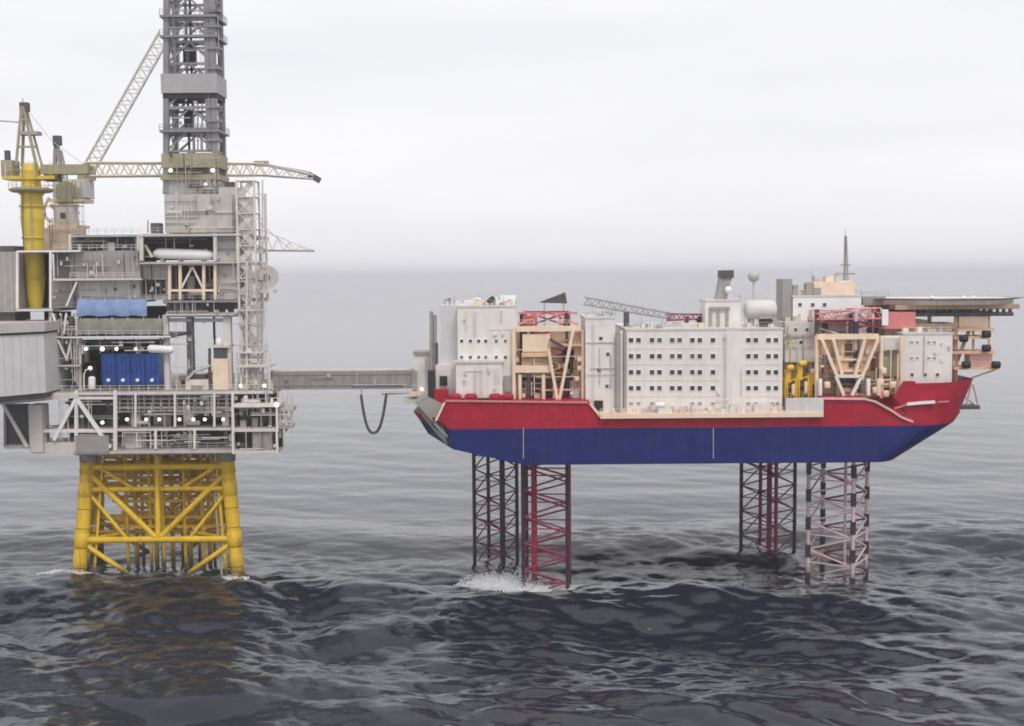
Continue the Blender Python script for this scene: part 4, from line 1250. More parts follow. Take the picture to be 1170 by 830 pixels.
# projecting bay at the left corner
lb = thing('corner_bay', 'overhanging bay with sloping roof and white diagonal brace at the left deck corner', 'module', V(28, 516, 247), None)
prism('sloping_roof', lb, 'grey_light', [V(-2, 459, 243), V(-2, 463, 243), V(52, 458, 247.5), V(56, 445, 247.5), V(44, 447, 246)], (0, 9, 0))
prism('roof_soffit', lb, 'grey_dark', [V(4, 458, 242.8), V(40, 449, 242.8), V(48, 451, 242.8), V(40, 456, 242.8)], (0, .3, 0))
pbox('back_wall', lb, 'grey_dark', (5, 462, 33, 510), 250, 1)
pbox('column', lb, 'pale_steel', (33, 463, 48, 517), 247, 4)
beam('brace', lb, 'white_paint', V(4, 463, 246.8), V(31, 511, 246.8), .6)
pbox('floor', lb, 'pale_steel', (6, 509, 48, 513), 247.5, 9)
beam('post', lb, 'grey', V(6, 462, 249.5), V(6, 511, 249.5), .5)

# ------------------------------------------------------------------ left modules
lm = thing('clad_module', 'pale grey clad box module at the left edge above the overhanging bay', 'module', V(20, 456, 242), None)
mx0, mz0, mz1 = Xp(51, 410, 243), Zp(30, 449, 243), Zp(30, 379, 243)
A = [(mx0 - 16, 222.0), (mx0, 243), (mx0 - .2, 262), (mx0 - 34, 240)]
def quadwall(name, m, base_pts, z0, z1):
    return prism(name, lm, m, [(x, y, z0) for x, y in base_pts], (0, 0, z1 - z0))
quadwall('wall', 'grey_clad', A, mz0, mz1)
quadwall('parapet', 'grey_light', [(mx0 - 16, 221.5), (mx0 + .4, 242.6), (mx0 + .2, 262.3), (mx0 - 34.5, 240)], mz1, mz1 + 1.9)
quadwall('roof_joint', 'near_black', [(mx0 - 16, 221.75), (mx0 + .15, 242.8), (mx0, 262.1), (mx0 - 34.2, 240)], mz1 - .45, mz1 + .02)
for i in range(10):
    t = i / 9.0 * .62 + .32
    x, y = mx0 - 16 + 16 * t, 222 + 21 * t
    if t < .995: beam('cladding_rib', lm, 'grey_light', (x, y - .04, mz0 + .3), (x, y - .04, mz1 - .6), .10, .08)
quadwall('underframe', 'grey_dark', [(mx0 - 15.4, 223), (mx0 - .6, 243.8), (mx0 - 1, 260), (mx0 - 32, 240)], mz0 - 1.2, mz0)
box('support', lm, 'grey', mx0 - 9, mx0 - 1, 250, 258, Z_A - 1, mz0 - 1.0)

dm2 = thing('clad_module', 'dark grey panelled module at the left edge beside the crane pedestal', 'module', V(8, 370, 252), None)
x0, x1, z0, z1 = prect(-30, 288, 19, 357, 251)
box('wall', dm2, 'grey', x0, x1, 251, 262, z0, z1)
box('roof_unit', dm2, 'grey_dark', x0 + 4, Xp(12, 285, 251), 253, 258, z1, z1 + 1.3)
for i in range(7): beam('wall_rib', dm2, 'grey_light', (x0 + 1 + i * 1.4, 250.95, z0 + .2), (x0 + 1 + i * 1.4, 250.95, z1 - .2), .12, .1)
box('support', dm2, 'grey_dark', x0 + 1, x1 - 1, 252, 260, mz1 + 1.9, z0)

# ------------------------------------------------------------------ upper structure frame (left half)
uf = thing('process_module', 'stacked grey process decks with white frames between the crane and the derrick', 'module', (Xp(125, 447, 260), 262, Z_A))
def slab(t, px0, px1, py, th, Y0, Y1, m='grey_light', em='pale_steel'):
    x0, x1 = Xp(px0, py, Y0), Xp(px1, py, Y0)
    z = Zp((px0 + px1) / 2, py, Y0)
    box('deck_plate', t, m, x0, x1, Y0 + .3, Y1, z - th, z)
    beam('edge_beam', t, em, (x0, Y0 + .12, z - th / 2), (x1, Y0 + .12, z - th / 2), th * .9, .3)
    return x0, x1, z
def wallp(t, rect, Y, d, m, name='wall_panel'): return pbox(name, t, m, rect, Y, d)
# crane bay
slab(uf, 19, 60, 353, .6, 250, 266, 'grey', 'white_paint')
slab(uf, 19, 92, 286, .5, 250, 266, 'grey', 'white_bright')
for px in (20, 58): beam('post', uf, 'white_paint', V(px, 287, 250.1), V(px, 353, 250.1), .5)
wallp(uf, (19, 287, 60, 353), 260.5, .5, 'near_black')  # near-black back wall with the crane bay's shade in its colour
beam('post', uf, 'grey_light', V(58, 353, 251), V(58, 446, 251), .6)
wallp(uf, (52, 356, 82, 447), 262, .5, 'near_black', 'shade_bulkhead')  # shade behind these decks is put into the near-black colour
for a, b in (((60, 358), (67, 380)), ((76, 358), (73, 382)), ((52, 384), (62, 410)), ((82, 386), (76, 412)), ((66, 388), (76, 410)), ((60, 400), (54, 420)), ((88, 322), (76, 350))):
    beam('brace', uf, 'white_paint', V(*a, 250.4), V(*b, 250.4), .38)
slab(uf, 52, 90, 384, .5, 250, 264, 'grey_dark', 'white_paint')
slab(uf, 54, 92, 417, .45, 250, 264, 'grey_dark', 'pale_steel')
clutter(uf, Xp(58, 430, 252), Xp(92, 430, 252), 252, 258, Z_A, Zp(75, 420, 252), 14, ['grey', 'grey_light', 'off_white', 'grey_dark', 'pale_steel'], 41, .7)
clutter(uf, Xp(54, 400, 252), Xp(90, 400, 252), 252, 258, Zp(75, 417, 252), Zp(75, 386, 252), 12, ['grey', 'pale_steel', 'grey_dark', 'white_paint'], 42, .7)
clutter(uf, Xp(60, 370, 252), Xp(90, 370, 252), 252, 258, Zp(75, 384, 252), Zp(75, 352, 252), 10, ['grey', 'pale_steel', 'grey_dark'], 43, .7)
# wall bands
wallp(uf, (62, 287, 160, 318), 252, 12, 'grey')
wallp(uf, (62, 290, 84, 318), 251.7, .5, 'grey_dark')
slab(uf, 60, 162, 318.5, .45, 250, 266, 'grey', 'pale_steel')
wallp(uf, (90, 320, 160, 346), 252.5, 11, 'grey_light')
wallp(uf, (60, 320, 90, 352), 254, 9, 'grey')
slab(uf, 80, 162, 268.5, .5, 250.5, 268, 'grey_dark', 'grey_light')
wallp(uf, (82, 272, 158, 286), 254.5, 6, 'grey_dark')
for px in (80, 158): beam('post', uf, 'pale_steel', V(px, 268, 250.6), V(px, 287, 250.6), .55)
clutter(uf, Xp(84, 280, 252), Xp(156, 280, 252), 252, 254, Zp(120, 287, 252), Zp(120, 272, 252), 9, ['grey', 'grey_dark', 'grey_light'], 45, .6)
slab(uf, 70, 195, 384, .5, 249.5, 268, 'grey_dark', 'white_bright')
wallp(uf, (90, 388, 190, 447), 262.5, .5, 'near_black', 'shade_bulkhead')  # near-black backing, its colour stands in for shade behind the tanks
wallp(uf, (90, 350, 190, 384), 263.5, .5, 'grey_dark', 'shade_bulkhead')  # dark backing, its colour stands in for shade behind the sheets
for px in (92, 191): beam('post', uf, 'pale_steel', V(px, 384, 251.5), V(px, 447, 251.5), .5)
clutter(uf, Xp(92, 420, 256), Xp(190, 420, 256), 256, 261, Z_A, Zp(140, 388, 256), 26, ['grey', 'grey_light', 'grey_dark', 'brown_dark', 'off_white'], 47)
for px, r in ((98, .5), (117, .6), (133, .5), (155, .4)): lamp(uf, V(px, 399, 250.4), r * .8)
lamp(uf, V(103, 421, 250), .45)
vessel('vessel', uf, 'white_bright', V(168, 398.5, 250.6), V(199, 400, 250.6), .9)
vessel('vessel', uf, 'white_bright', V(105, 445.5, 249.4), V(105, 430, 249.4), .75)
tube('pipe', uf, 'white_paint', [V(96, 446, 249.2), V(96, 428, 249.2), V(98, 423, 249.2), V(104, 421.5, 249.2)], .16)
railing(uf, 'white_paint', [V(80, 318, 250), V(160, 318, 250)], 1.1, 1.8, .07)
railing(uf, 'white_paint', [V(62, 286, 250), V(160, 286, 250)], 1.1, 1.8, .07)
railing(uf, 'grey_light', [V(82, 268, 250.5), V(160, 268, 250.5)], 1.1, 1.8, .07)
railing(uf, 'white_paint', [V(72, 384, 249.6), V(190, 384, 249.6)], 1.1, 1.8, .07)

# tarpaulins
tp = thing('tarpaulin', 'pale blue sheet hung along the middle deck above the dark blue tanks', 'sheet', V(127, 362, 250.5), None)
def cloth(t, m, px0, px1, pyt, pyb, Y, seed, bulge=.5):
    rd = random.Random(seed)
    nx, nz = 26, 7
    v, f = [], []
    for j in range(nz):
        for i in range(nx):
            p = V(px0 + (px1 - px0) * i / (nx - 1), pyt + (pyb + 0.7 * math.sin(i * .8 + seed) - pyt) * j / (nz - 1), Y)
            v.append((p.x, p.y - bulge * math.sin(math.pi * j / (nz - 1) * .7) * (.6 + .4 * math.sin(i * .9 + seed)) + rd.uniform(-.06, .06), p.z))
    n0 = len(v)
    v += [(x, y + .08, z) for x, y, z in v]
    for j in range(nz - 1):
        for i in range(nx - 1):
            a = j * nx + i
            f.append((a, a + nx, a + nx + 1, a + 1)); f.append((n0 + a, n0 + a + 1, n0 + a + nx + 1, n0 + a + nx))
    return mesh_obj('sheet', t, m, v, f, True)
cloth(tp, 'tarp_blue', 89, 168, 342, 361, 251.2, 1, .9)
for i in range(6): strut('lashing', tp, 'grey_light', V(92 + i * 14, 340, 251.3), V(92 + i * 14, 346, 251.0), .08)
tg = thing('tarpaulin', 'sagging grey green sheet below the pale blue one', 'sheet', V(130, 380, 250.5), None)
cloth(tg, 'tarp_green', 88, 186, 364, 382, 251.0, 5, .7)
for i in range(6): strut('lashing', tg, 'grey_light', V(92 + i * 18, 361, 251.2), V(92 + i * 18, 367, 250.8), .08)

# blue tanks in a row
for i, lab in enumerate(('dark blue tank unit on deck, first from the left in its row of four', 'dark blue tank unit, second from the left in its row of four',
                         'dark blue tank unit, third from the left in its row of four', 'dark blue tank unit, last on the right of its row of four')):
    a, b = 116 + i * 16.6, 132 + i * 16.6
    Y = 250.2
    t = thing('tank_unit', lab, 'tank', V((a + b) / 2, 446.5, Y + 2), 'dark blue tanks on the main deck')
    x0, x1, z0, z1 = prect(a, 405, b, 440, Y)
    box('shell', t, 'tank_blue', x0 + .1, x1 - .1, Y + .2, Y + 4.5, z0, z1)
    for k in range(4):
        x = x0 + .15 + (x1 - x0 - .3) * k / 3
        beam('rib', t, 'tank_blue', (x, Y + .08, z0 + .2), (x, Y + .08, z1 - .2), .22, .3)
    for z in (z0 + .2, (z0 + z1) / 2, z1 - .15): beam('rail', t, 'tank_blue', (x0 + .12, Y + .02, z), (x1 - .12, Y + .02, z), .24, .24)
    box('skid', t, 'grey_dark', x0 + .2, x1 - .2, Y + .4, Y + 4.2, Z_A - .02, z0)
    c = V((a + b) / 2, 434.5, Y - .1)
    strut('valve', t, 'white_bright', c + Vector((0, -.25, 0)), c + Vector((0, .3, 0)), .36, 'cyl16')

# ------------------------------------------------------------------ upper structure (under the derrick)
cf = thing('drilling_module', 'open grey substructure with bright framed bay and tall gap below the derrick', 'module', (Xp(228, 447, 262), 264, Z_A))
for px, m, w in ((192, 'pale_steel', 1.1), (222.5, 'brown_dark', .45), (262, 'pale_steel', 1.6)):
    for Y in (252, 270): beam('column', cf, m, V(px, 447, Y) if Y == 252 else Vector((Xp(px, 447, 252), Y, Z_A)), Vector((Xp(px, 447, 252), Y, Zp(px, 360, 252))), w)
slab(cf, 189, 271, 357, 1.0, 250.5, 276, 'grey', 'pale_steel')
slab(cf, 186, 275, 343, .7, 250, 276, 'grey_dark', 'grey')
wallp(cf, (190, 347, 268, 356), 254, 8, 'grey_dark')
strut('pipe', cf, 'grey_light', V(190, 366, 252.5), V(262, 366, 252.5), .4, 'cyl16')
# bright bay
wallp(cf, (160, 300, 192, 343), 254, 12, 'grey_light')
wallp(cf, (163, 320, 188, 336), 253.6, .5, 'near_black', 'recess_shade')  # solid near-black panel, the recess's shade painted as colour
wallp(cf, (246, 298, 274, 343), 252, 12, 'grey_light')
wallp(cf, (193, 302, 246, 343), 260, .6, 'near_black', 'shade_bulkhead')  # shade inside the framed bay painted as a near-black back wall
for px in (194, 206, 233, 246): beam('post', cf, 'cream_pale', V(px, 302, 251), V(px, 343, 251), .6)
for py in (302, 332): beam('rail_beam', cf, 'cream_pale', V(193, py, 251), V(247, py, 251), .5)
beam('brace', cf, 'white_paint', V(206, 332, 251.4), V(220, 305, 251.4), .4)
beam('brace', cf, 'white_paint', V(233, 332, 251.4), V(220, 305, 251.4), .4)
clutter(cf, Xp(195, 330, 253), Xp(245, 330, 253), 253, 258, Zp(220, 342, 253), Zp(220, 304, 253), 16, ['grey', 'off_white', 'grey_light', 'grey_dark'], 51, .8)
slab(cf, 160, 275, 299, .6, 250, 276, 'grey', 'grey_light')
wallp(cf, (165, 272, 245, 297), 256, 8, 'near_black', 'recess_shade')  # near-black block, shade under the upper deck put into its colour
wallp(cf, (246, 268, 274, 298), 252, 12, 'grey_light')
slab(cf, 160, 276, 267, .7, 249.8, 278, 'grey', 'pale_steel')
for px in (162, 246, 272): beam('post', cf, 'pale_steel', V(px, 267, 250.2), V(px, 298, 250.2), .7)
wallp(cf, (188, 222, 272, 266), 253.5, 16, 'grey_light')
wallp(cf, (190, 241, 272, 243.5), 253.2, .4, 'pale_steel', 'wall_band')
wallp(cf, (250, 214, 271, 224), 254.5, 8, 'grey_light')
pbox('roof_vent', cf, 'grey_dark', (172, 255, 183, 266.5), 252, 2.2)
strut('vent_pipe', cf, 'grey_dark', V(169, 266, 252), V(169, 252, 252), .12)
pbox('roof_vent', cf, 'brown_dark', (258, 208, 268, 215), 256, 2.2)
clutter(cf, Xp(194, 430, 253), Xp(262, 430, 253), 254, 262, Z_A, Zp(220, 424, 253), 16, ['grey_light', 'pale_steel', 'grey', 'cream', 'brown_dark', 'off_white'], 53, .8)
railing(cf, 'pale_steel', [V(160, 267, 249.9), V(274, 267, 249.9)], 1.2, 1.8, .07)
railing(cf, 'grey_light', [V(188, 343, 250.1), V(274, 343, 250.1)], 1.1, 1.8, .07)
railing(cf, 'grey_light', [V(186, 222, 253.6), V(250, 222, 253.6)], 1.1, 1.8, .07)
clutter(cf, Xp(195, 215, 253), Xp(250, 215, 253), 254, 257, Zp(220, 222, 254), Zp(220, 206, 254), 10, ['grey', 'grey_light', 'brown_dark'], 54, .6)

cv = thing('long_enclosure', 'long cream rounded enclosure lying in the dark recess under the upper deck', 'vessel', V(208, 298, 252), None)
vessel('shell', cv, 'white_bright', V(174, 289.5, 252.6), V(246, 292, 252.6), 1.15)  # capsule shape for the recess's cream rounded lower edge
for px in (185, 205, 232): pbox('saddle', cv, 'grey', (px - 2, 291, px + 2, 299.5), 252, 1.4)
beam('brace', cv, 'cream_pale', V(166, 280, 251.8), V(174, 294, 251.8), .5)

gen = thing('generator_cabin', 'beige cabin with dark top window in the open gap under the derrick', 'cabin', V(249, 446.5, 252), None)
pbox('body', gen, 'cream_pale', (243, 410, 261, 446.8), 250.6, 4)
pbox('window', gen, 'grey_dark', (245, 397, 259, 411), 250.8, 3.6)
pbox('roof', gen, 'pale_steel', (242, 394.5, 262, 397.5), 250.4, 4.2)
strut('exhaust', gen, 'brown_dark', V(239.5, 446, 251), V(239.5, 398, 251), .3)
ball('cowl', gen, 'white_bright', V(250, 391, 251.6), .75, .95)
bt = thing('pump_skid', 'low grey pump skid beside the beige cabin in the open gap', 'pump', V(222, 446.5, 251), None)
pbox('skid', bt, 'pale_steel', (212, 434, 238, 446.8), 250.4, 4)
pbox('casing', bt, 'brown_dark', (216, 429, 234, 434.2), 250.8, 3)
tube('pipe', bt, 'grey_light', [V(214, 434, 250.4), V(222, 425, 250.4), V(236, 420, 250.4), V(240, 418, 250.6)], .3)
vessel('motor', bt, 'grey_light', V(218, 440, 250), V(232, 440, 250), .55)

# ------------------------------------------------------------------ derrick
dr = thing('drilling_derrick', 'tall grey lattice drilling tower running out of the top of the picture', 'derrick', (Xp(221, 222, 262), 263, Zp(221, 222, 256)))
DY0, DY1 = 256.5, 263.5
zt_, zb_ = 134.0, Zp(221, 222, DY0)
xl0, xr0 = Xp(190, 170, DY0), Xp(247, 170, DY0)
def dch(px_b, px_t, Y):
    return Vector((Xp(px_b, 222, DY0), Y, zb_)), Vector((Xp(px_t, 0, DY0), Y, zt_))
DC = [dch(190, 192, DY0), dch(247, 242, DY0), dch(247, 242, DY1), dch(190, 192, DY1)]
for a, b in DC: beam('chord', dr, 'derrick_grey', a, b, 1.15)
def dat(i, z): a, b = DC[i]; return a.lerp(b, (z - a.z) / (b.z - a.z))
nb_ = 11
for k in range(nb_):
    z0, z1 = zb_ + (zt_ - zb_) * k / nb_, zb_ + (zt_ - zb_) * (k + 1) / nb_
    for i in range(4):
        j = (i + 1) % 4
        beam('girt', dr, 'derrick_grey', dat(i, z1), dat(j, z1), .5)
        m = (dat(i, z1) + dat(j, z1)) / 2
        beam('brace', dr, 'derrick_grey', dat(i, z0), m, .40)
        beam('brace', dr, 'derrick_grey', dat(j, z0), m, .40)
def ring(t, py0, py1, o, m, name='walkway', Y=DY0):
    zc0, zc1 = Zp(221, py1, Y), Zp(221, py0, Y)
    c = [dat(i, zc0) for i in range(4)]
    x0, x1 = c[0].x - o, c[1].x + o
    box(name, t, m, x0, x1, DY0 - o, DY0 - o + .6, zc0, zc1)
    box(name, t, m, x0, x1, DY1 + o - .6, DY1 + o, zc0, zc1)
    box(name, t, m, x0, x0 + .6, DY0 - o + .61, DY1 + o - .61, zc0, zc1)
    box(name, t, m, x1 - .6, x1, DY0 - o + .61, DY1 + o - .61, zc0, zc1)
for py in (18, 41, 149): 
    zc = Zp(221, py, DY0)
    c = [dat(i, zc) for i in range(4)]; o = 1.2
    mbx = MB()
    mbx.box(c[0].x - o, c[1].x + o, DY0 - o, DY0 + .3, zc - .5, zc); mbx.box(c[0].x - o, c[1].x + o, DY1 - .3, DY1 + o, zc - .5, zc)
    mbx.box(c[0].x - o, c[0].x + .3, DY0 + .31, DY1 - .31, zc - .5, zc); mbx.box(c[1].x - .3, c[1].x + o, DY0 + .31, DY1 - .31, zc - .5, zc)
    mbx.build('walkway', 'derrick_grey', dr)
    railing(dr, 'derrick_grey', [(c[0].x - o, DY0 - o, zc), (c[1].x + o, DY0 - o, zc), (c[1].x + o, DY1 + o, zc)], 1.1, 1.6, .10)
ring(dr, 85, 107, .9, 'derrick_wall', 'wind_wall')
ring(dr, 107, 113, .6, 'near_black', 'wind_wall_skirt')
zf = Zp(221, 112, DY0)
box('monkey_board', dr, 'grey_dark', xl0, xr0, DY0 + .5, DY1 - .5, zf, zf + .3)
ring(dr, 176, 192, .8, 'khaki', 'drill_floor_wall')
ring(dr, 192, 200, .5, 'brown_dark', 'drill_floor_opening')
ring(dr, 200, 206, 1.0, 'khaki', 'drill_floor_wall')
ring(dr, 206, 222, .4, 'derrick_wall', 'drill_floor_wall')
zf = Zp(221, 190, DY0)
box('drill_floor', dr, 'grey_dark', xl0, xr0, DY0 + .5, DY1 - .5, zf - 6, zf - 5.5)
for px in (195, 243): lamp(dr, V(px, 195, DY0 - .8), .45)
lamp(dr, V(235, 211, DY0 - .8), .35)
# hoisting gear inside
cxd = (xl0 + xr0) / 2 - 1
for dx in (-.5, .5): strut('guide_rail', dr, 'near_black', (cxd + dx, 260.5, zb_ + 5), (cxd + dx, 260.5, zt_), .28)
pbox('travelling_block', dr, 'near_black', (209, 50, 222, 74), 259.5, 2)
pbox('top_drive', dr, 'near_black', (210, 125, 217, 150), 259.5, 2)
for i in range(5): strut('drill_pipe', dr, 'grey_light', V(221 + i * 5, 172, 260), V(221 + i * 5, 114, 260), .16)
# enclosed ladder way up the right side
lx0, lx1 = Xp(240, 90, DY0), Xp(250, 90, DY0)
for py in (12, 30, 55, 78, 122, 138, 160):
    p = V(243, py, DY0 - .6)
    box('ladder_landing', dr, 'derrick_grey', p.x - 1.2, p.x + 1.6, DY0 - .9, DY0 + 1.5, p.z - .3, p.z + .2)
strut('standpipe', dr, 'derrick_grey', V(240, 172, DY0 - .2), V(236, -20, DY0 - .2), .42)
strut('standpipe', dr, 'grey', V(237, 172, DY0 - .1), V(233, -20, DY0 - .1), .3)

# ------------------------------------------------------------------ stair tower
stw = thing('stair_tower', 'slender pale steel stair tower at the right edge of the platform', 'stair tower', V(288, 447, 254), None)
sx0, sx1 = Xp(273, 330, 250), Xp(293, 330, 250)
stz0, stz1 = Z_A, Zp(285, 206, 250)
for x in (sx0, sx1):
    for y in (250, 254.5): beam('column', stw, 'pale_steel', (x, y, stz0 - .02), (x, y, stz1), .42)
nl = 13
for k in range(nl):
    z0, z1 = stz0 + (stz1 - stz0) * k / nl, stz0 + (stz1 - stz0) * (k + 1) / nl
    box('landing', stw, 'pale_steel', sx0 - .2, sx1 + .2, 249.9, 254.6, z1 - .22, z1)
    a, b = (sx0 + .3, sx1 - .3) if k % 2 == 0 else (sx1 - .3, sx0 + .3)
    beam('stair_flight', stw, 'off_white', (a, 250.6, z0), (b, 250.6, z1 - .2), .3, 1.2)
    beam('brace', stw, 'pale_steel', (b, 249.95, z0), (a, 249.95, z1), .16)
    railing(stw, 'pale_steel', [(sx0, 250, z1), (sx1, 250, z1)], 1.1, 1.2, .07)
ex = Xp(304, 240, 251)
for y in (251, 254): strut('riser_pipe', stw, 'pale_steel', (ex - (y - 251) * .3, y, Zp(300, 345, 251)), (ex - (y - 251) * .3, y, Zp(300, 222, 251)), .16)
strut('riser_pipe', stw, 'pale_steel', V(300, 447, 252), V(300, 206, 252), .18)
strut('riser_pipe', stw, 'pale_steel', V(282, 447, 249.5), V(282, 300, 249.5), .25)
for py in (222, 250, 275, 300, 345): beam('bracket', stw, 'pale_steel', V(293, py, 251), V(305, py, 251), .25)
pbox('lower_landing', stw, 'pale_steel', (267, 417, 309, 420), 248.6, 6)
pbox('lower_landing', stw, 'pale_steel', (273, 402, 300, 404), 248.9, 6)
for px in (270, 308): beam('column', stw, 'pale_steel', V(px, 447, 248.8), V(px, 404, 248.8), .35)
for px, py, r in ((275, 441, .38), (302, 441, .42)): lamp(stw, V(px, py, 248.5), r)
clutter(stw, Xp(272, 430, 250), Xp(304, 430, 250), 250, 253, Z_A, Zp(288, 421, 250), 8, ['pale_steel', 'grey_light', 'cream'], 61, .6)

drm = thing('hose_drum', 'round grey hose drum fixed beside the stair tower', 'drum', V(303, 335, 251), None)
strut('drum', drm, 'grey_light', V(305, 317, 252.3), V(305, 317, 255), 1.9, 'cyl20')
strut('flange', drm, 'grey_light', V(305, 317, 252.0), V(305, 317, 252.3), 2.5, 'cyl20')
strut('flange', drm, 'grey_light', V(305, 317, 255.0), V(305, 317, 255.3), 2.5, 'cyl20')
strut('hub', drm, 'grey_dark', V(304, 317, 251.7), V(304, 317, 252.1), .8, 'cyl16')
pbox('bracket', drm, 'pale_steel', (294, 331, 312, 335), 250, 4)
pbox('bracket', drm, 'pale_steel', (292, 315, 300, 320), 251, 2)
cbm = thing('cantilever_boom', 'thin pale boom sticking out right of the stair tower above the sea', 'boom', V(300, 290, 253), None)
bt0, bt1 = V(294, 286.5, 253), V(359, 287, 253)
beam('lower_chord', cbm, 'grey', bt0, bt1, .42)
strut('stay', cbm, 'boom_pale', V(296, 254, 253), V(332, 285, 253), .12)
strut('stay', cbm, 'boom_pale', V(296, 262, 253), V(356, 286, 253), .10)
truss_face(cbm, 'boom_pale', V(298, 286, 253), V(350, 286.5, 253), V(298, 266, 253), V(350, 283.5, 253), 8, .10)
pbox('root', cbm, 'pale_steel', (290, 283, 300, 290), 252, 2)

# ------------------------------------------------------------------ cranes
yc = thing('pedestal_crane', 'yellow pedestal crane with a long level boom running behind the derrick', 'crane', V(39, 353, 257), None)
cy_ = 256.8
pcx = Xp(39, 300, cy_)
def lathe(name, t, m, cx, cy, prof, n=24):
    v, f = [], []
    for r, z in prof:
        for i in range(n):
            a = 2 * math.pi * i / n
            v.append((cx + r * math.cos(a), cy + r * math.sin(a), z))
    for k in range(len(prof) - 1):
        for i in range(n):
            j = (i + 1) % n
            f.append((k * n + i, k * n + j, (k + 1) * n + j, (k + 1) * n + i))
    f.append(tuple(range(n - 1, -1, -1))); f.append(tuple(range((len(prof) - 1) * n, len(prof) * n)))
    return mesh_obj(name, t, m, v, f)
zz = lambda py: Zp(39, py, cy_)
for py, r in ((272, 2.35), (236, 2.62), (318, 2.25), (222, 2.5)):
    lathe('flange_ring', yc, 'crane_yellow', pcx, cy_, [(r, zz(py + 1)), (r + .12, zz(py + .6)), (r + .12, zz(py - .6)), (r, zz(py - 1))])
mbl = MB()
for dx in (-.25, .25): mbl.bar((pcx + .9 + dx, cy_ - 2.75, zz(285)), (pcx + .9 + dx, cy_ - 2.75, zz(218)), .08)
for q in range(30): mbl.bar((pcx + .65, cy_ - 2.75, zz(285) + .42 * q), (pcx + 1.15, cy_ - 2.75, zz(285) + .42 * q), .06)
mbl.build('ladder', 'khaki', yc)
tube('cable', yc, 'grey_dark', [(pcx - 1.2, cy_ - 2.0, zz(350)), (pcx - 1.2, cy_ - 2.3, zz(300)), (pcx - 1.1, cy_ - 2.6, zz(255)), (pcx - .8, cy_ - 2.6, zz(219))], .12)
lathe('pedestal', yc, 'crane_yellow', pcx, cy_, [(1.4, zz(352.5)), (1.75, zz(340)), (2.05, zz(325)), (2.1, zz(290)), (2.15, zz(270)), (2.5, zz(250)), (2.3, zz(232)), (2.2, zz(219))])
lathe('slew_platform', yc, 'khaki', pcx, cy_, [(4.0, zz(220)), (4.6, zz(218)), (4.6, zz(216.5)), (3.8, zz(215))])
railing(yc, 'crane_yellow', [(pcx - 4.3, cy_ - 1.5, zz(216)), (pcx - 1.5, cy_ - 4.2, zz(216)), (pcx + 1.5, cy_ - 4.2, zz(216)), (pcx + 4.3, cy_ - 1.5, zz(216))], 1.2, 1.4, .09)
lathe('slew_column', yc, 'crane_yellow', pcx, cy_, [(2.1, zz(216)), (1.9, zz(205)), (2.1, zz(195)), (1.5, zz(187))])
pbox('machinery_deck', yc, 'crane_yellow', (2, 201, 62, 205), cy_ - 2.3, 4.6)
pbox('counterweight', yc, 'khaki', (1, 183, 14, 202), cy_ - 2, 4)
pbox('exhaust', yc, 'grey_dark', (5, 172, 10, 184), cy_ - .5, 1)
pbox('boom_foot', yc, 'khaki', (46, 188, 100, 199), cy_ - 1.4, 2.8)
pbox('winch_recess', yc, 'brown_dark', (50, 199, 66, 207), cy_ - 1.8, 2.4)
AF = [V(27, 118, cy_)]
for px, yy in ((22, -1.6), (22, 1.6), (45, -1.6), (45, 1.6)):
    beam('mast_leg', yc, 'khaki', V(27 + (1 if px > 30 else -1), 122, cy_) + Vector((0, yy * .4, 0)), V(px, 190, cy_) + Vector((0, yy, 0)), .5)
for py, a, b in ((137, 23, 33), (152, 22, 37), (168, 21, 41)):
    beam('mast_rung', yc, 'khaki', V(a, py, cy_ - .9), V(b, py, cy_ - .9), .4)
pbox('mast_head', yc, 'grey_dark', (22, 117, 31, 127), cy_ - .8, 1.6)
pbox('mast_platform', yc, 'grey', (20, 150, 43, 154), cy_ - 1.2, 2.4)
beam('jib_arm', yc, 'grey', V(-5, 138, cy_), V(22, 140, cy_), .25)
strut('whip', yc, 'grey', V(26, 117, cy_), V(26, 112, cy_), .1)
bs, be = V(96, 194, cy_ + 1), V(300, 194, 276)
lattice_boom(yc, 'boom_yellow', bs, be, 2.9, 2.6, 26, .22)
lattice_boom(yc, 'boom_pale', be, V(360, 203, 284), 2.6, .8, 8, .2)
beam('pendant', yc, 'grey_light', V(296, 187, 279), V(352, 197, 283.5), .5)
beam('boom_head', yc, 'grey_dark', V(352, 199, 283.5), V(366, 207, 284), 1.3)
pbox('boom_head_frame', yc, 'grey', (290, 184, 306, 190), 278.5, 1.5)
tube('pendant_line', yc, 'grey_light', [V(28, 122, cy_), V(60, 162, cy_ + .3), V(96, 188, cy_ + 1)], .06)

pc = thing('pedestal_crane', 'beige pedestal crane behind the yellow one, pale boom raised steeply to the derrick', 'crane', V(78, 268, 270), None)
c2 = 270.0
pcx2 = Xp(74, 250, c2)
z2 = lambda py: Zp(74, py, c2)
lathe('pedestal', pc, 'cream_pale', pcx2, c2, [(2.6, z2(300)), (2.6, z2(268)), (2.4, z2(256)), (2.4, z2(240)), (3.2, z2(236)), (3.2, z2(234))])
pbox('machinery_house', pc, 'off_white', (60, 205, 97, 226), c2 - 3, 6)
pbox('machinery_deck', pc, 'cream_pale', (56, 227, 96, 231), c2 - 3.2, 6.4)
strut('winch_drum', pc, 'khaki', V(75, 218, c2 - 4.2), V(75, 218, c2 - 2.8), 2.2, 'cyl20')
pbox('cab', pc, 'off_white', (62, 236, 84, 258), c2 - 3.4, 3)
window(pc, V(72, 247, c2 - 3.4), 1.3, 1.5)
tube('hand_hoop', pc, 'cream_pale', [V(56, 226, c2 - 3), V(51, 236, c2 - 3), V(52, 248, c2 - 3), V(58, 254, c2 - 3)], .35)
pbox('ring_deck', pc, 'cream_pale', (54, 257, 90, 260), c2 - 3.5, 7)
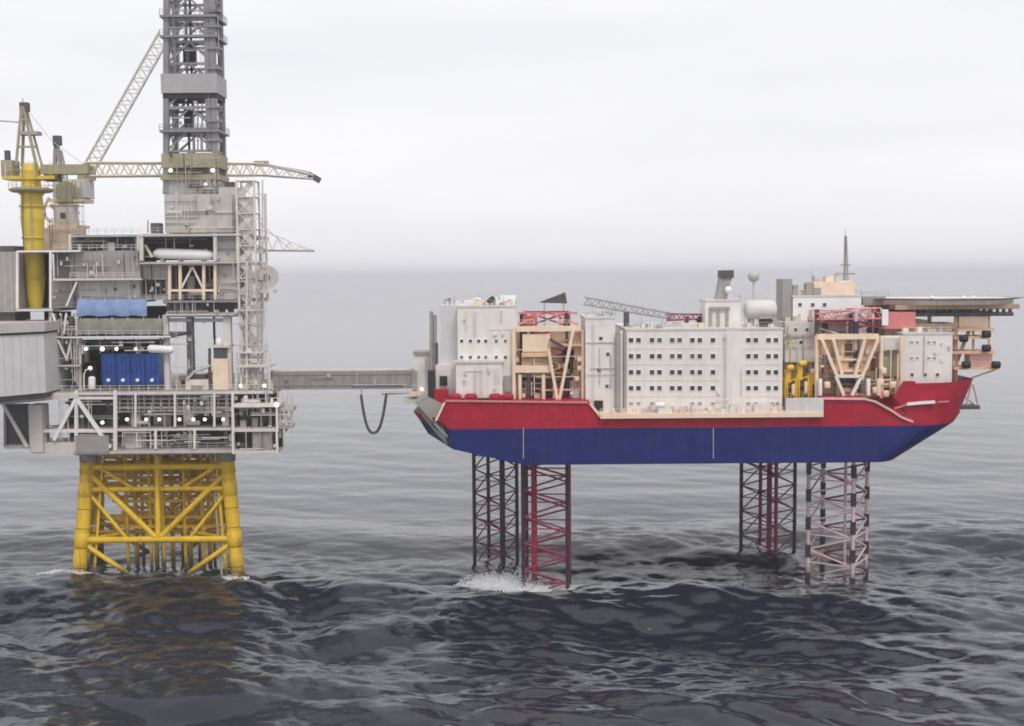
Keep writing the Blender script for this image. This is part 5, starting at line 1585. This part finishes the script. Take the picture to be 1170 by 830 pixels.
railing(pc, 'cream_pale', [V(54, 257, c2 - 3.4), V(90, 257, c2 - 3.4)], 1.2, 1.3)
pbox('base', pc, 'cream_pale', (48, 260, 88, 287), c2 - 3.8, 6)
for px, b in ((62, 62), (66, 72)): beam('mast_leg', pc, 'grey', V(64, 158, c2), V(b, 206, c2), .75)
pbox('mast_head', pc, 'grey_dark', (60, 155, 68, 166), c2 - .8, 1.6)
beam('mast_stay', pc, 'grey', V(70, 172, c2), V(77, 206, c2), .4)
lattice_boom(pc, 'boom_pale', V(100, 196, c2 + 1), V(188, 40, 276), 2.6, 2.6, 24, .17)
pbox('boom_foot', pc, 'khaki', (88, 190, 106, 206), c2, 2)
strut('support', pc, 'cream_pale', (pcx2, c2, z2(300)), (pcx2, c2, Zp(74, 318, 250)), 2.4, 'cyl20')

# ------------------------------------------------------------------ bridge to the jack-up
brg = thing('link_bridge', 'long grey enclosed walkway bridge between the platform and the rig', 'bridge', V(390, 446, 255), None)
bx0, bx1 = Xp(310, 435, 253), Xp(474, 435, 253)
zb0, zb1 = Zp(392, 445, 253), Zp(392, 423, 253)
box('side_wall', brg, 'bridge_grey', bx0, bx1, 253, 253.3, zb0 + .3, zb1 - .3)
box('side_wall', brg, 'bridge_grey', bx0, bx1, 256.7, 257, zb0 + .3, zb1 - .3)
box('floor', brg, 'bridge_grey', bx0, bx1, 252.9, 257.1, zb0, zb0 + .35)
box('roof', brg, 'grey_light', bx0, bx1, 252.9, 257.1, zb1 - .35, zb1)
npn = 16
for k in range(npn + 1):
    x = bx0 + (bx1 - bx0) * k / npn
    beam('frame_post', brg, 'bridge_grey', (x, 252.9, zb0 + .2), (x, 252.9, zb1 - .2), .22)
for z in (zb0 + .9, zb1 - .9): beam('rail_beam', brg, 'bridge_grey', (bx0, 252.9, z), (bx1, 252.9, z), .16)
box('end_seat', brg, 'pale_steel', bx0 - 1.5, bx0 + .3, 252.5, 257.5, zb0 - .8, zb1 - 2)
gt = thing('gangway_tower', 'white and grey landing tower where the bridge meets the rig', 'tower', V(484, 458, 252), None)
pbox('left_shaft', gt, 'white_paint', (474, 405, 490, 458), 250.5, 6)
pbox('cap', gt, 'grey', (472, 402, 492, 406), 250.2, 6.6)
pbox('door_panel', gt, 'grey', (471, 424, 476, 447), 250.0, 1)
pbox('landing', gt, 'cream_pale', (468, 448, 498, 453), 249, 9)
pbox('side_panel', gt, 'grey_light', (486, 408, 491, 450), 250.2, .5)
railing(gt, 'white_paint', [V(462, 447, 249.2), V(498, 447, 249.2)], 1.2, 1.4)
beam('outrigger', gt, 'off_white', V(434, 448, 250.5), V(474, 448, 250.5), .55)
beam('outrigger', gt, 'grey', V(436, 451, 250.5), V(470, 449, 250.5), .3)
lamp(gt, V(482, 445, 248.9), .4)
pbox('fender', gt, 'off_white', (460, 456, 478, 462), 249.5, 5)
hs = thing('hanging_hose', 'black hose hanging in a loop below the bridge end', 'hose', V(427, 450, 250.5), None)
pts = []
for i in range(25):
    t = i / 24
    pts.append(V(412.5 + 29 * t, 450 + 44 * (1 - abs(2 * t - 1) ** 2.6) + (1 - t) * 1.5, 250.5))
tube('loop', hs, 'grey_dark', pts, .30)
strut('hanger', hs, 'grey', pts[0], pts[0] + Vector((0, 2.6, 1.5)), .15)
strut('hanger', hs, 'grey', pts[-1], V(442, 447.5, 250.5), .25)

# pipework and boxes on the platform walls
GM = ('grey_light', 'pale_steel', 'grey', 'grey_dark', 'off_white')
wall_items(uf, (64, 289, 158, 316), 251.6, 26, 21, GM)
wall_items(uf, (92, 321, 158, 342), 252.4, 14, 22, GM)
wall_items(uf, (62, 322, 88, 350), 253.9, 10, 23, GM)
wall_items(uf, (82, 270, 156, 286), 252.4, 14, 24, GM)
wall_items(uf, (60, 358, 90, 440), 250.9, 26, 25, ('white_paint', 'pale_steel', 'grey_light', 'grey'))
wall_items(uf, (92, 388, 190, 404), 250.8, 24, 26, ('white_paint', 'pale_steel', 'grey', 'grey_dark'))
wall_items(cf, (188, 224, 271, 264), 253.4, 34, 27, GM)
wall_items(cf, (247, 268, 274, 342), 251.9, 22, 28, GM)
wall_items(cf, (161, 300, 192, 342), 253.5, 14, 29, GM)
wall_items(cf, (165, 272, 245, 297), 253.5, 12, 30, GM)
wall_items(cf, (192, 344, 268, 358), 250.3, 16, 31, GM)
wall_items(cf, (190, 366, 264, 446), 252.5, 14, 32, ('pale_steel', 'grey_light', 'off_white'))
wall_items(stw, (268, 300, 306, 446), 249.6, 40, 33, ('pale_steel', 'grey_light', 'off_white'))
wall_items(dk, (52, 450, 132, 512), PY + .5, 26, 34, GM)
wall_items(dk, (134, 449, 316, 475), PY + .3, 44, 35, ('grey_light', 'pale_steel', 'grey', 'off_white'))
wall_items(dk, (90, 490, 266, 512), PY + .4, 40, 36, ('grey_light', 'pale_steel', 'grey', 'white_paint'))
wall_items(rb, (270, 466, 334, 514), 246.6, 22, 37, GM)
wall_items(yc, (2, 184, 60, 204), cy_ - 2.4, 10, 38, ('crane_yellow', 'khaki', 'boom_pale'))
wall_items(pc, (50, 206, 96, 284), c2 - 4.0, 22, 39, ('cream_pale', 'khaki', 'off_white', 'grey_light'))
wall_items(dr, (190, 176, 252, 220), DY0 - 1.3, 20, 40, ('khaki', 'grey_light', 'brown_dark', 'derrick_wall'))
wall_items(dr, (192, 4, 250, 84), DY0 - .2, 20, 41, ('derrick_grey', 'grey', 'grey_light'))
wall_items(dr, (192, 114, 250, 174), DY0 - .2, 18, 42, ('derrick_grey', 'grey', 'grey_light'))
wall_items(brg, (320, 427, 470, 442), 252.85, 18, 43, ('bridge_grey', 'grey', 'grey_light'))

build_sea()
build_spray([(LEG_WATER[0][0] - 1, LEG_WATER[0][1] - 2, 8, 7, 1.9, 5200), (LEG_WATER[0][0] - 5, LEG_WATER[0][1] + 3, 9, 8, 1.3, 3000),
             (LEG_WATER[-2][0] - 2, LEG_WATER[-2][1] - 2, 6, 3, .5, 700), (LEG_WATER[-1][0], LEG_WATER[-1][1] - 2, 3, 2, .5, 300),
             (LEG_WATER[5][0], LEG_WATER[5][1], 7, 6, .5, 500)])
build_haze()
